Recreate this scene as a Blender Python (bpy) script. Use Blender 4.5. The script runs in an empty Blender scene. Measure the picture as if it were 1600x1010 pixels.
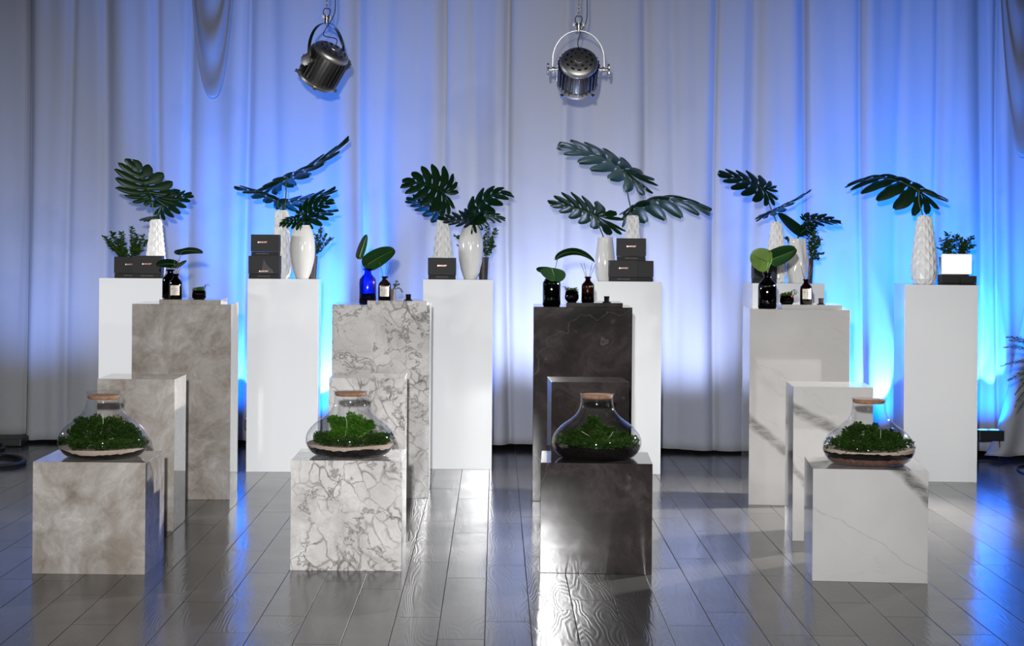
import bpy, bmesh, math, random
from mathutils import Vector, Matrix
S = bpy.context.scene
C = S.collection
PI = math.pi

# ------------------------------------------------------------------ camera
FPX, VX, VY, CAMH, ROLL = 3050.0, 722.7, 374.35, 1.493, 0.0079
cd = bpy.data.cameras.new('camera'); cam = bpy.data.objects.new('camera', cd); C.objects.link(cam)
cd.sensor_fit = 'HORIZONTAL'; cd.sensor_width = 36; cd.lens = FPX / 1600 * 36
cd.shift_x = (800 - VX) / 1600; cd.shift_y = (VY - 505) / 1600
cd.clip_end = 200
_r = Vector((1, 0, ROLL)).normalized(); _u = Vector((-ROLL, 0, 1)).normalized(); _b = Vector((0, -1, 0))
cam.matrix_world = Matrix(((_r.x, _u.x, _b.x, 0), (_r.y, _u.y, _b.y, 0), (_r.z, _u.z, _b.z, CAMH), (0, 0, 0, 1)))
S.camera = cam

def W(px, py, D):
    "the point at distance D in front of the camera that the photo shows at pixel (px, py)"
    u = px - VX; v = py - VY
    u0 = u + ROLL * v; v0 = v - ROLL * u
    return Vector((u0 * D / FPX, D, CAMH - v0 * D / FPX))

# ------------------------------------------------------------------ world + lights + exposure
wd = bpy.data.worlds.new('World'); S.world = wd; wd.use_nodes = True
bg = wd.node_tree.nodes['Background']; bg.inputs[0].default_value = (0.55, 0.62, 0.8, 1); bg.inputs[1].default_value = 0.028
S.view_settings.view_transform = 'Standard'; S.view_settings.look = 'None'
S.view_settings.exposure = 0.0; S.view_settings.gamma = 1.0
S.view_settings.use_curve_mapping = False

def spot(name, loc, target, energy, color, angle, blend, radius):
    l = bpy.data.lights.new(name, 'SPOT'); l.energy = energy; l.color = color
    l.spot_size = math.radians(angle); l.spot_blend = blend; l.shadow_soft_size = radius
    o = bpy.data.objects.new(name, l); C.objects.link(o); o.location = loc
    o.rotation_euler = (Vector(target) - Vector(loc)).to_track_quat('-Z', 'Y').to_euler()
    return o
k_ = spot('key_spot', (-0.17, -0.2, 1.93), (0.05, 13.5, 0.75), 3700, (0.975, 0.975, 0.985), 33, 1.0, 0.06); k_.scale = (1.75, 1.0, 1.0)
spot('front_spot_right', (5.2, 1.5, 3.6), (0.6, 11, 0.9), 420, (1.0, 0.96, 0.92), 40, 0.8, 0.10)
spot('front_spot_left', (-4.6, 1.2, 3.4), (0.2, 11, 0.9), 260, (1.0, 0.96, 0.92), 40, 0.8, 0.10)
spot('side_spot_right', (4.1, 11.35, 1.75), (0.0, 10.2, 0.15), 2300, (1.0, 0.97, 0.93), 80, 0.7, 0.06)
spot('side_spot_left', (-4.8, 11.6, 1.8), (0.3, 10.6, 0.1), 350, (0.95, 0.97, 1.0), 80, 0.7, 0.06)
BLUE = (0.05, 0.23, 1.0)
# (px of the fixture, aim lean, energy)
UPL = [(402, -.10, 260), (476, .15, 620), (693, 0, 120), (1412, -.20, 420), (1546, 0, 480)]
WASH = [((-1.35, 13.05, 0.25), (-1.2, 14.0, 2.6), 950, (.010, .19, 1.0)), ((-0.15, 13.05, 0.25), (-0.1, 13.9, 2.2), 330, (.05, .22, 1.0)),
        ((0.60, 13.10, 0.25), (0.62, 13.85, 1.9), 190, (.55, .64, 1.0)), ((1.45, 13.05, 0.25), (1.48, 13.8, 1.9), 150, (.46, .56, 1.0)), ((0.02, 13.1, 0.25), (0.05, 13.85, 1.8), 100, (.40, .50, 1.0)), ((-2.2, 13.1, 0.25), (-2.3, 14.0, 2.0), 60, (.5, .6, 1.0)),
        ((2.55, 12.85, 0.25), (2.6, 13.7, 1.9), 600, (.010, .185, 1.0)), ((3.5, 12.80, 0.25), (3.5, 13.6, 1.7), 900, (.0, .18, 1.0)), ((-3.1, 13.2, 0.25), (-3.1, 14.1, 2.4), 120, (.2, .35, 1.0))]

# ------------------------------------------------------------------ node helpers
class NT:
    def __init__(s, name):
        s.m = bpy.data.materials.new(name); s.m.use_nodes = True; s.t = s.m.node_tree; s.t.nodes.clear()
        s.out = s.n('ShaderNodeOutputMaterial')
    def n(s, typ, ins=None, **kw):
        x = s.t.nodes.new(typ)
        for k, v in kw.items(): setattr(x, k, v)
        for k, v in (ins or {}).items(): s.set(x, k, v)
        return x
    def set(s, x, k, v):
        if isinstance(v, tuple) and len(v) == 2 and hasattr(v[0], 'outputs'): s.t.links.new(v[0].outputs[v[1]], x.inputs[k])
        elif hasattr(v, 'outputs'): s.t.links.new(v.outputs[0], x.inputs[k])
        else: x.inputs[k].default_value = v
    def math(s, op, a, b=0.0, c=None):
        i = {0: a, 1: b}
        if c is not None: i[2] = c
        return s.n('ShaderNodeMath', i, operation=op)
    def mix(s, f, a, b, blend='MIX'):
        return (s.n('ShaderNodeMix', {0: f, 6: a, 7: b}, data_type='RGBA', blend_type=blend), 2)
    def ramp(s, f, stops):
        x = s.n('ShaderNodeValToRGB', {0: f}); e = x.color_ramp.elements
        e[0].position, e[0].color = stops[0]; e[1].position, e[1].color = stops[-1]
        for p, c in stops[1:-1]:
            k = e.new(p); k.color = c
        return x
    def fin(s, sh):
        s.t.links.new(sh.outputs[0], s.out.inputs[0]); return s.m

def g(v): return (v, v, v, 1)
def principled(name, col, rough=0.5, metal=0.0, spec=0.5, **kw):
    N = NT(name); p = N.n('ShaderNodeBsdfPrincipled', {'Base Color': (*col, 1), 'Roughness': rough, 'Metallic': metal, 'Specular IOR Level': spec})
    for k, v in kw.items(): N.set(p, k.replace('_', ' '), v)
    return N.fin(p)
def noisy(name, c1, c2, scale, rough=0.5, metal=0.0, bump=0.0, spec=0.5, detail=6):
    N = NT(name); tc = N.n('ShaderNodeTexCoord')
    no = N.n('ShaderNodeTexNoise', {'Vector': (tc, 3), 'Scale': scale, 'Detail': detail})
    mx = N.mix(N.ramp((no, 0), [(0.3, g(0)), (0.7, g(1))]), (*c1, 1), (*c2, 1))
    ins = {'Base Color': mx, 'Roughness': rough, 'Metallic': metal, 'Specular IOR Level': spec}
    if bump: ins['Normal'] = N.n('ShaderNodeBump', {'Strength': bump, 'Distance': 0.004, 'Height': (no, 0)})
    return N.fin(N.n('ShaderNodeBsdfPrincipled', ins))

def stone(N, col, rough=0.06, spec=0.6, coat=0.25):
    tc = N.n('ShaderNodeTexCoord'); no = N.n('ShaderNodeTexNoise', {'Vector': (tc, 3), 'Scale': 5.0, 'Detail': 2})
    rr = N.math('MULTIPLY_ADD', (no, 0), 0.05, rough - 0.02)
    return N.fin(N.n('ShaderNodeBsdfPrincipled', {'Base Color': col, 'Roughness': rr, 'Specular IOR Level': spec, 'Coat Weight': coat, 'Coat Roughness': 0.03}))
def coords(N, rot=(0, 0, 0), off=(0, 0, 0), sc=(1, 1, 1)):
    geo = N.n('ShaderNodeNewGeometry')
    return N.n('ShaderNodeMapping', {'Vector': (geo, 0), 'Location': off, 'Rotation': rot, 'Scale': sc})
def warp(N, v, scale, amt, detail=4):
    no = N.n('ShaderNodeTexNoise', {'Vector': v, 'Scale': scale, 'Detail': detail})
    sb = N.n('ShaderNodeVectorMath', {0: (no, 1), 1: (0.5, 0.5, 0.5)}, operation='SUBTRACT')
    ml = N.n('ShaderNodeVectorMath', {0: sb, 'Scale': amt}, operation='SCALE')
    return N.n('ShaderNodeVectorMath', {0: v, 1: ml}, operation='ADD')
def vein(N, v, scale, width, detail=5, rough=0.55):
    "thin lines where a noise field crosses one half"
    no = N.n('ShaderNodeTexNoise', {'Vector': v, 'Scale': scale, 'Detail': detail, 'Roughness': rough})
    a = N.math('ABSOLUTE', N.math('SUBTRACT', (no, 0), 0.5))
    return N.n('ShaderNodeMapRange', {0: a, 1: 0.0, 2: width, 3: 1.0, 4: 0.0})

def mat_taupe():
    N = NT('taupe_marble'); v = coords(N, sc=(1, 1, 1)); w = warp(N, v, 2.2, 0.55)
    n1 = N.n('ShaderNodeTexNoise', {'Vector': w, 'Scale': 5.0, 'Detail': 11, 'Roughness': 0.70})
    base = N.ramp((n1, 0), [(0.32, (0.17, 0.145, 0.12, 1)), (0.44, (0.29, 0.26, 0.23, 1)), (0.54, (0.37, 0.345, 0.32, 1)), (0.68, (0.50, 0.47, 0.44, 1))])
    n2 = N.n('ShaderNodeTexNoise', {'Vector': w, 'Scale': 30, 'Detail': 5, 'Roughness': 0.7})
    b2 = N.mix(N.ramp((n2, 0), [(0.35, g(0.0)), (0.8, g(0.5))]), base, (0.24, 0.215, 0.19, 1))
    l = vein(N, w, 1.7, 0.006, 8, .6); b3 = N.mix(N.math('MULTIPLY', l, 0.15), b2, (0.62, 0.58, 0.53, 1))
    bf = N.n('ShaderNodeMapping', {'Vector': w, 'Scale': (3.0, 3.0, 0.55)})
    n3 = N.n('ShaderNodeTexNoise', {'Vector': bf, 'Scale': 2.6, 'Detail': 4})
    b4 = N.mix(N.ramp((n3, 0), [(0.60, g(0)), (0.74, g(0.55))]), b3, (0.21, 0.17, 0.135, 1))
    return stone(N, b4)
def mat_breccia():
    N = NT('veined_white_marble'); v = coords(N, rot=(0.3, 0.5, 0.2)); w = warp(N, warp(N, v, 2.6, 0.34, 5), 12, 0.045)
    sq = N.n('ShaderNodeMapping', {'Vector': w, 'Rotation': (0, 0.7, 0), 'Scale': (1.0, 1.0, 0.62)})
    vo = N.n('ShaderNodeTexVoronoi', {'Vector': sq, 'Scale': 13.0, 'Randomness': 1.0}, feature='DISTANCE_TO_EDGE')
    dn = N.n('ShaderNodeTexNoise', {'Vector': w, 'Scale': 3.0, 'Detail': 4})
    wid = N.ramp((dn, 0), [(0.38, g(0.010)), (0.68, g(0.13))])
    e = N.math('SUBTRACT', 1.0, N.n('ShaderNodeMapRange', {0: (vo, 0), 1: 0.0, 2: wid, 3: 0.0, 4: 1.0}))
    gate = N.ramp((N.n('ShaderNodeTexNoise', {'Vector': w, 'Scale': 5.2, 'Detail': 5}), 0), [(0.42, g(0.12)), (0.62, g(0.95))])
    n1 = N.n('ShaderNodeTexNoise', {'Vector': w, 'Scale': 5, 'Detail': 7})
    base = N.ramp((n1, 0), [(0.3, (0.44, 0.42, 0.405, 1)), (0.6, (0.64, 0.625, 0.61, 1))])
    b = N.mix(N.math('MULTIPLY', e, gate), base, (0.13, 0.12, 0.11, 1))
    l = vein(N, w, 2.4, 0.014, 8, 0.65); b = N.mix(N.math('MULTIPLY', l, 0.75), b, (0.08, 0.072, 0.066, 1))
    l2 = vein(N, w, 6.5, 0.025, 8, 0.7); b = N.mix(N.math('MULTIPLY', l2, 0.3), b, (0.30, 0.27, 0.25, 1))
    return stone(N, b)
def mat_dark():
    N = NT('dark_brown_marble'); v = coords(N, off=(3, 1, 2)); w = warp(N, v, 2.5, 0.5)
    n1 = N.n('ShaderNodeTexNoise', {'Vector': w, 'Scale': 4, 'Detail': 9, 'Roughness': 0.65})
    base = N.ramp((n1, 0), [(0.3, (0.012, 0.010, 0.010, 1)), (0.5, (0.028, 0.023, 0.022, 1)), (0.75, (0.075, 0.066, 0.062, 1))])
    l = vein(N, w, 0.8, 0.0014, 2); b = N.mix(N.math('MULTIPLY', l, 0.16), base, (0.36, 0.32, 0.29, 1))
    n3 = N.n('ShaderNodeTexNoise', {'Vector': v, 'Scale': 14, 'Detail': 8})
    b = N.mix(N.ramp((n3, 0), [(0.66, g(0)), (0.80, g(0.2))]), b, (0.30, 0.27, 0.25, 1))
    return stone(N, b, 0.07, 0.42, 0.0)
VEINS = [(W(1428, 757, 8.57).x, W(1428, 757, 8.57).z, 0.95, .055, 0, 9.3, 1.0), (W(1370, 840, 8.57).x, W(1370, 850, 8.57).z, 0.55, .004, 0, 9.3, .28),
         (W(1200, 685, 11.05).x, W(1200, 685, 11.05).z, 1.0, .050, 10.6, 12, .8), (W(1275, 657, 9.73).x, W(1275, 657, 9.73).z, 0.55, .038, 9.3, 10.5, .8), (W(1246, 735, 9.73).x, W(1246, 735, 9.73).z, 1.3, .035, 9.3, 10.5, .7)]
def mat_calacatta():
    N = NT('white_marble'); v = coords(N, rot=(0, -0.62, 0), off=(0.25, 0, 0.12)); w = warp(N, warp(N, v, 1.3, 0.30), 9, 0.05)
    st = N.n('ShaderNodeMapping', {'Vector': w, 'Scale': (0.45, 1.0, 2.3)})
    n1 = N.n('ShaderNodeTexNoise', {'Vector': st, 'Scale': 1.05, 'Detail': 7, 'Roughness': 0.55})
    a = N.math('ABSOLUTE', N.math('SUBTRACT', (n1, 0), 0.60))
    band = N.n('ShaderNodeMapRange', {0: a, 1: 0.0, 2: 0.010, 3: 0.35, 4: 0.0})
    hair = N.ramp((N.n('ShaderNodeTexNoise', {'Vector': st, 'Scale': 9, 'Detail': 9, 'Roughness': 0.7}), 0), [(0.40, g(0.25)), (0.6, g(1))])
    base = N.ramp((N.n('ShaderNodeTexNoise', {'Vector': w, 'Scale': 3, 'Detail': 4}), 0), [(0.3, (0.42, 0.41, 0.40, 1)), (0.7, (0.48, 0.47, 0.46, 1))])
    b = N.mix(N.math('MULTIPLY', N.math('MULTIPLY', band, hair), 0.75), base, (0.24, 0.235, 0.23, 1))
    l = vein(N, st, 1.7, 0.0035, 6); b = N.mix(N.math('MULTIPLY', l, 0.30), b, (0.33, 0.31, 0.29, 1))
    geo = N.n('ShaderNodeNewGeometry'); wv = warp(N, warp(N, (geo, 0), 2.5, 0.10), 14, 0.035); sp = N.n('ShaderNodeSeparateXYZ', {0: wv}); so = N.n('ShaderNodeSeparateXYZ', {0: (geo, 0)})
    tex = N.ramp((N.n('ShaderNodeTexNoise', {'Vector': N.n('ShaderNodeMapping', {'Vector': wv, 'Rotation': (0, -0.7, 0), 'Scale': (1, 1, 5)}), 'Scale': 9, 'Detail': 8, 'Roughness': .65}), 0), [(0.36, g(0.35)), (0.58, g(1))])
    for x0, z0, sl, wd_, y0, y1, k in VEINS:
        d = N.math('ABSOLUTE', N.math('ADD', N.math('SUBTRACT', (sp, 2), z0), N.math('MULTIPLY', N.math('SUBTRACT', (sp, 0), x0), sl)))
        mk = N.n('ShaderNodeMapRange', {0: d, 1: wd_ * .35, 2: wd_, 3: 1.0, 4: 0.0})
        gt = N.math('MULTIPLY', N.math('GREATER_THAN', (so, 1), y0), N.math('LESS_THAN', (so, 1), y1))
        b = N.mix(N.math('MULTIPLY', N.math('MULTIPLY', mk, tex), N.math('MULTIPLY', gt, k)), b, (0.13, 0.125, 0.12, 1))
    return stone(N, b)

def mat_floor():
    N = NT('grey_oak_planks'); geo = N.n('ShaderNodeNewGeometry'); sep = N.n('ShaderNodeSeparateXYZ', {0: (geo, 0)})
    PW, PL, A = 0.1767, 1.32, 0.01715
    xs = N.math('SUBTRACT', (sep, 0), N.math('MULTIPLY', (sep, 1), A)); xs = N.math('ADD', xs, 0.0305 + PW * 200)
    row = N.math('DIVIDE', xs, PW); rid = N.math('FLOOR', row); fx = N.math('FRACT', row)
    wn = N.n('ShaderNodeTexWhiteNoise', {1: rid}, noise_dimensions='1D')
    col = N.math('ADD', N.math('DIVIDE', (sep, 1), PL), N.math('MULTIPLY', (wn, 0), 7.0)); col = N.math('ADD', col, 50.0)
    cid = N.math('FLOOR', col); fy = N.math('FRACT', col)
    def edge(f, w):
        m = N.math('MINIMUM', f, N.math('SUBTRACT', 1.0, f)); return N.n('ShaderNodeMapRange', {0: m, 1: 0.0, 2: w, 3: 1.0, 4: 0.0})
    seam = N.math('MAXIMUM', edge(fx, 0.013), edge(fy, 0.0020))
    pid = N.n('ShaderNodeCombineXYZ', {0: rid, 1: cid, 2: 0.0})
    rnd = N.n('ShaderNodeTexWhiteNoise', {0: pid}, noise_dimensions='3D')
    off = N.n('ShaderNodeVectorMath', {0: (rnd, 1), 'Scale': 20.0}, operation='SCALE')
    gv = N.n('ShaderNodeVectorMath', {0: (geo, 0), 1: off}, operation='ADD')
    gm = N.n('ShaderNodeMapping', {'Vector': gv, 'Scale': (9, 1.1, 1)})
    rings = N.n('ShaderNodeTexNoise', {'Vector': gm, 'Scale': 0.75, 'Detail': 2, 'Roughness': 0.4})
    saw = N.math('SINE', N.math('MULTIPLY', (rings, 0), 150.0))
    fine = N.n('ShaderNodeTexNoise', {'Vector': N.n('ShaderNodeMapping', {'Vector': gv, 'Scale': (70, 4, 1)}), 'Scale': 2.0, 'Detail': 5})
    blot = N.n('ShaderNodeTexNoise', {'Vector': gv, 'Scale': 3.5, 'Detail': 5})
    tone = N.n('ShaderNodeMapRange', {0: (rnd, 0), 1: 0.0, 2: 1.0, 3: 0.80, 4: 1.15})
    c = N.mix((blot, 0), (0.042, 0.041, 0.041, 1), (0.088, 0.085, 0.083, 1))
    c = N.mix(N.math('MULTIPLY', (fine, 0), 0.5), c, (0.06, 0.057, 0.057, 1))
    c = N.mix(1.0, c, tone, 'MULTIPLY'); c = N.mix(N.math('MULTIPLY', seam, 0.9), c, (0.008, 0.008, 0.009, 1))
    h = N.math('ADD', N.math('MULTIPLY', saw, 0.30), N.math('MULTIPLY', (fine, 0), 0.5)); h = N.math('SUBTRACT', h, N.math('MULTIPLY', seam, 4.0))
    bmp = N.n('ShaderNodeBump', {'Strength': 0.32, 'Distance': 0.0008, 'Height': h})
    tl = N.n('ShaderNodeVectorMath', {0: N.n('ShaderNodeVectorMath', {0: (rnd, 1), 1: (0.5, 0.5, 0.5)}, operation='SUBTRACT'), 1: (0.020, 0.006, 0)}, operation='MULTIPLY')
    nn = N.n('ShaderNodeVectorMath', {0: N.n('ShaderNodeVectorMath', {0: bmp, 1: tl}, operation='ADD')}, operation='NORMALIZE')
    ro = N.math('ADD', N.math('MULTIPLY_ADD', (blot, 0), 0.12, 0.105), N.math('MULTIPLY', seam, 0.5))
    return N.fin(N.n('ShaderNodeBsdfPrincipled', {'Base Color': c, 'Roughness': ro, 'Specular IOR Level': N.math('MULTIPLY_ADD', seam, -0.26, 0.28), 'Normal': nn}))

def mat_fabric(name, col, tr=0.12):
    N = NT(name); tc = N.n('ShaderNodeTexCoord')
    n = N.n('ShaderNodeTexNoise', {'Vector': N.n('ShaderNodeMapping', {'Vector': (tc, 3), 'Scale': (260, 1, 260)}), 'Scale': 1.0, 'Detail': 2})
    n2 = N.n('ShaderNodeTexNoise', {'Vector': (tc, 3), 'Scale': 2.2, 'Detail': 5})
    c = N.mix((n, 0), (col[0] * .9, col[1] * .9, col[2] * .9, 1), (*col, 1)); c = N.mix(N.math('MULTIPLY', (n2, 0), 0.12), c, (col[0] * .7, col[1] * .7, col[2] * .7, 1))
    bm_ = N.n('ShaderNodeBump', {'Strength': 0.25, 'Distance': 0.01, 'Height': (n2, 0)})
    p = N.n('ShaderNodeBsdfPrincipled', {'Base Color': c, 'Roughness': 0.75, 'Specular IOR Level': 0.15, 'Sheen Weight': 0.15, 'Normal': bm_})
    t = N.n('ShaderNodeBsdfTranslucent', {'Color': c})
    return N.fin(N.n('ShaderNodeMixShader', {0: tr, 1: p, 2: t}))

def mat_glass(name, tint, ior=1.45, rough=0.03, edge=None):
    N = NT(name); tcol = (*tint, 1); f0 = ((ior - 1) / (ior + 1)) ** 2
    fw_ = N.n('ShaderNodeLayerWeight', {'Blend': 0.5}); fr = N.math('MULTIPLY_ADD', N.math('POWER', (fw_, 1), 4.5), .80, f0)
    if edge:
        lw = N.n('ShaderNodeLayerWeight', {'Blend': 0.35}); tcol = N.mix((lw, 1), (*tint, 1), (*edge, 1))
    t = N.n('ShaderNodeBsdfTransparent', {'Color': tcol}); gl = N.n('ShaderNodeBsdfGlossy', {'Color': (1, 1, 1, 1), 'Roughness': rough})
    return N.fin(N.n('ShaderNodeMixShader', {0: fr, 1: t, 2: gl}))

def mat_leaf(name, c1, c2, rough=0.28, tr=0.12, spec=0.3):
    N = NT(name); geo = N.n('ShaderNodeNewGeometry')
    no = N.n('ShaderNodeTexNoise', {'Vector': (geo, 0), 'Scale': 14, 'Detail': 4})
    f = N.math('ADD', N.math('MULTIPLY', (no, 0), 0.6), N.math('MULTIPLY', (geo, 8), 0.4))
    c = N.mix(f, (*c1, 1), (*c2, 1))
    p = N.n('ShaderNodeBsdfPrincipled', {'Base Color': c, 'Roughness': rough, 'Specular IOR Level': spec})
    t = N.n('ShaderNodeBsdfTranslucent', {'Color': c})
    return N.fin(N.n('ShaderNodeMixShader', {0: tr, 1: p, 2: t}))

def mat_emit(name, col, s):
    N = NT(name); return N.fin(N.n('ShaderNodeEmission', {'Color': (*col, 1), 'Strength': s}))

MAT = dict(
    taupe=mat_taupe(), breccia=mat_breccia(), dark=mat_dark(), white_marble=mat_calacatta(), floor=mat_floor(),
    lacquer=principled('white_gloss_lacquer', (0.69, 0.705, 0.72), 0.07, spec=0.55, Coat_Weight=0.3),
    curtain=mat_fabric('white_voile_curtain', (0.41, 0.413, 0.425)),
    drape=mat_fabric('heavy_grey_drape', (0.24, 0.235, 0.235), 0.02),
    wall=noisy('dark_wall_paint', (0.02, 0.02, 0.022), (0.03, 0.03, 0.032), 3, 0.9),
    ceiling=noisy('dark_ceiling_paint', (0.02, 0.02, 0.02), (0.03, 0.03, 0.03), 3, 0.9),
    glass=mat_glass('clear_glass', (0.975, 0.98, 0.985), ior=1.5, edge=(0.90, 0.92, 0.96)),
    amber=mat_glass('amber_glass', (0.17, 0.06, 0.014), edge=(0.02, 0.006, 0.003)),
    smoke=mat_glass('smoked_glass', (0.012, 0.016, 0.022), edge=(0.002, 0.003, 0.006)),
    bluegl=mat_glass('cobalt_glass', (0.03, 0.16, 0.75), edge=(0.0, 0.01, 0.12)),
    liquid=principled('diffuser_oil', (0.03, 0.010, 0.006), 0.1),
    darkliquid=principled('dark_water', (0.004, 0.006, 0.016), 0.1),
    cork=noisy('cork', (0.20, 0.10, 0.055), (0.34, 0.18, 0.10), 90, 0.7),
    soil=noisy('dark_potting_soil', (0.002, 0.002, 0.0025), (0.009, 0.007, 0.006), 120, 0.95, bump=0.9, spec=0.05),
    sand=noisy('pale_sand', (0.34, 0.26, 0.20), (0.46, 0.37, 0.30), 200, 0.9, bump=0.4),
    gravel=noisy('brown_gravel', (0.035, 0.016, 0.010), (0.20, 0.09, 0.06), 110, 0.7, bump=1.0),
    moss=mat_leaf('moss_green', (0.003, 0.012, 0.002), (0.032, 0.075, 0.008), 0.7, 0.2, 0.1),
    moss_bright=mat_leaf('bright_moss_green', (0.010, 0.045, 0.004), (0.075, 0.20, 0.015), 0.7, 0.2, 0.1),
    root=principled('pale_root', (0.42, 0.46, 0.30), 0.6),
    monstera=mat_leaf('monstera_green', (0.002, 0.011, 0.003), (0.007, 0.036, 0.008), 0.36, 0.08, 0.2),
    leaf=mat_leaf('round_leaf_green', (0.002, 0.012, 0.003), (0.007, 0.036, 0.006), 0.45, 0.06, 0.10),
    leaf_light=mat_leaf('fresh_leaf_green', (0.055, 0.12, 0.006), (0.095, 0.18, 0.012), 0.4, 0.15),
    sprig=mat_leaf('sprig_green', (0.008, 0.030, 0.006), (0.06, 0.13, 0.015), 0.45, 0.12),
    stalk=principled('leaf_stalk_green', (0.045, 0.10, 0.02), 0.4),
    wood=principled('reed_wood', (0.018, 0.015, 0.014), 0.6),
    wood_pale=principled('pale_reed_wood', (0.30, 0.32, 0.24), 0.6),
    ceramic=principled('white_glazed_ceramic', (0.74, 0.735, 0.71), 0.10, Coat_Weight=0.4),
    ceramic_m=principled('white_satin_ceramic', (0.84, 0.84, 0.82), 0.24),
    box=noisy('black_card', (0.006, 0.0055, 0.0058), (0.009, 0.0085, 0.0088), 200, 0.6, spec=0.25),
    boxlid=noisy('charcoal_card', (0.009, 0.008, 0.0083), (0.014, 0.0125, 0.013), 200, 0.55, spec=0.25),
    copper=principled('copper_foil', (0.85, 0.52, 0.42), 0.35, 0.3),
    foil=principled('pale_foil', (0.9, 0.85, 0.82), 0.35, 0.2),
    dimfoil=principled('dim_copper_print', (0.22, 0.155, 0.14), 0.5),
    blackprint=principled('glossy_black_print', (0.008, 0.007, 0.010), 0.2),
    label=noisy('cream_label_paper', (0.50, 0.46, 0.41), (0.60, 0.56, 0.50), 60, 0.6),
    ink=principled('label_ink', (0.04, 0.035, 0.035), 0.6),
    pot=noisy('dark_brown_pot', (0.035, 0.026, 0.024), (0.055, 0.042, 0.040), 40, 0.5),
    blackpl=principled('black_plastic', (0.008, 0.008, 0.009), 0.35),
    blackgloss=principled('black_gloss', (0.006, 0.006, 0.008), 0.08),
    rubber=principled('black_rubber', (0.006, 0.006, 0.007), 0.5),
    steel=principled('brushed_steel', (0.50, 0.49, 0.47), 0.45, 1.0),
    dsteel=principled('dark_nickel', (0.19, 0.19, 0.19), 0.36, 1.0),
    chrome=principled('polished_steel', (0.42, 0.42, 0.40), 0.30, 1.0),
    lens=mat_emit('blue_lamp_lens', (0.10, 0.42, 1.0), 4.0),
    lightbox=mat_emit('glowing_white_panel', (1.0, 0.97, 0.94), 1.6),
    veinline=principled('grey_vein', (0.25, 0.24, 0.24), 0.4),
)

# ------------------------------------------------------------------ mesh helpers
class M:
    def __init__(s): s.v = []; s.f = []
    def add(s, vs, fs):
        b = len(s.v); s.v += [tuple(v) for v in vs]; s.f += [tuple(b + i for i in f) for f in fs]; return s
    def box(s, c, d, mat=None):
        x, y, z = d[0] / 2, d[1] / 2, d[2] / 2
        vs = [Vector((a * x, b * y, e * z)) for a in (-1, 1) for b in (-1, 1) for e in (-1, 1)]
        if mat: vs = [mat @ v for v in vs]
        c = Vector(c); vs = [v + c for v in vs]
        return s.add(vs, [(0, 1, 3, 2), (4, 6, 7, 5), (0, 4, 5, 1), (2, 3, 7, 6), (0, 2, 6, 4), (1, 5, 7, 3)])
    def lathe(s, prof, n=32, c=(0, 0, 0), fn=None, cap0=True, cap1=True):
        c = Vector(c); vs = []
        for i, (r, z) in enumerate(prof):
            for k in range(n):
                a = 2 * PI * k / n; rr = r
                if fn: rr = r * fn(a, z, i, k)
                vs.append(c + Vector((rr * math.cos(a), rr * math.sin(a), z)))
        fs = []
        for i in range(len(prof) - 1):
            for k in range(n):
                k2 = (k + 1) % n; fs.append((i * n + k, i * n + k2, (i + 1) * n + k2, (i + 1) * n + k))
        if cap0: fs.append(tuple(reversed(range(n))))
        if cap1: fs.append(tuple((len(prof) - 1) * n + k for k in range(n)))
        return s.add(vs, fs)
    def tube(s, pts, r, n=8, closed=False, flat=1.0):
        pts = [Vector(p) for p in pts]; L = len(pts); vs = []; up = None
        for i, p in enumerate(pts):
            if closed: t = pts[(i + 1) % L] - pts[i - 1]
            else: t = pts[min(i + 1, L - 1)] - pts[max(i - 1, 0)]
            t.normalize()
            if up is None:
                up = Vector((0, 0, 1)) if abs(t.z) < .9 else Vector((0, 1, 0))
            a = t.cross(up).normalized(); b = a.cross(t).normalized(); up = b
            rr = r[i] if isinstance(r, (list, tuple)) else r
            for k in range(n):
                q = 2 * PI * k / n; vs.append(p + a * math.cos(q) * rr + b * math.sin(q) * rr * flat)
        fs = []
        for i in range(L if closed else L - 1):
            j = (i + 1) % L
            for k in range(n):
                k2 = (k + 1) % n; fs.append((i * n + k, i * n + k2, j * n + k2, j * n + k))
        if not closed: fs += [tuple(reversed(range(n))), tuple((L - 1) * n + k for k in range(n))]
        return s.add(vs, fs)
    def grid(s, rows):
        n = len(rows[0]); vs = [p for r in rows for p in r]
        return s.add(vs, [(i * n + k, i * n + k + 1, (i + 1) * n + k + 1, (i + 1) * n + k) for i in range(len(rows) - 1) for k in range(n - 1)])
    def obj(s, name, mat, parent=None, smooth=True, bevel=0, origin=None, sharp=40):
        me = bpy.data.meshes.new(name)
        o = bpy.data.objects.new(name, me)
        if origin is not None:
            og = Vector(origin); me.from_pydata([tuple(Vector(v) - og) for v in s.v], [], s.f); o.location = og
        else: me.from_pydata(s.v, [], s.f)
        me.materials.append(MAT[mat])
        if bevel:
            bm = bmesh.new(); bm.from_mesh(me); bmesh.ops.bevel(bm, geom=bm.edges[:], offset=bevel, segments=2, affect='EDGES', profile=0.6); bm.to_mesh(me); bm.free()
        if smooth and not bevel:
            me.polygons.foreach_set('use_smooth', [True] * len(me.polygons))
            try: me.set_sharp_from_angle(angle=math.radians(sharp))
            except Exception: pass
        me.update(); C.objects.link(o)
        if parent: o.parent = parent
        return o

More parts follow.
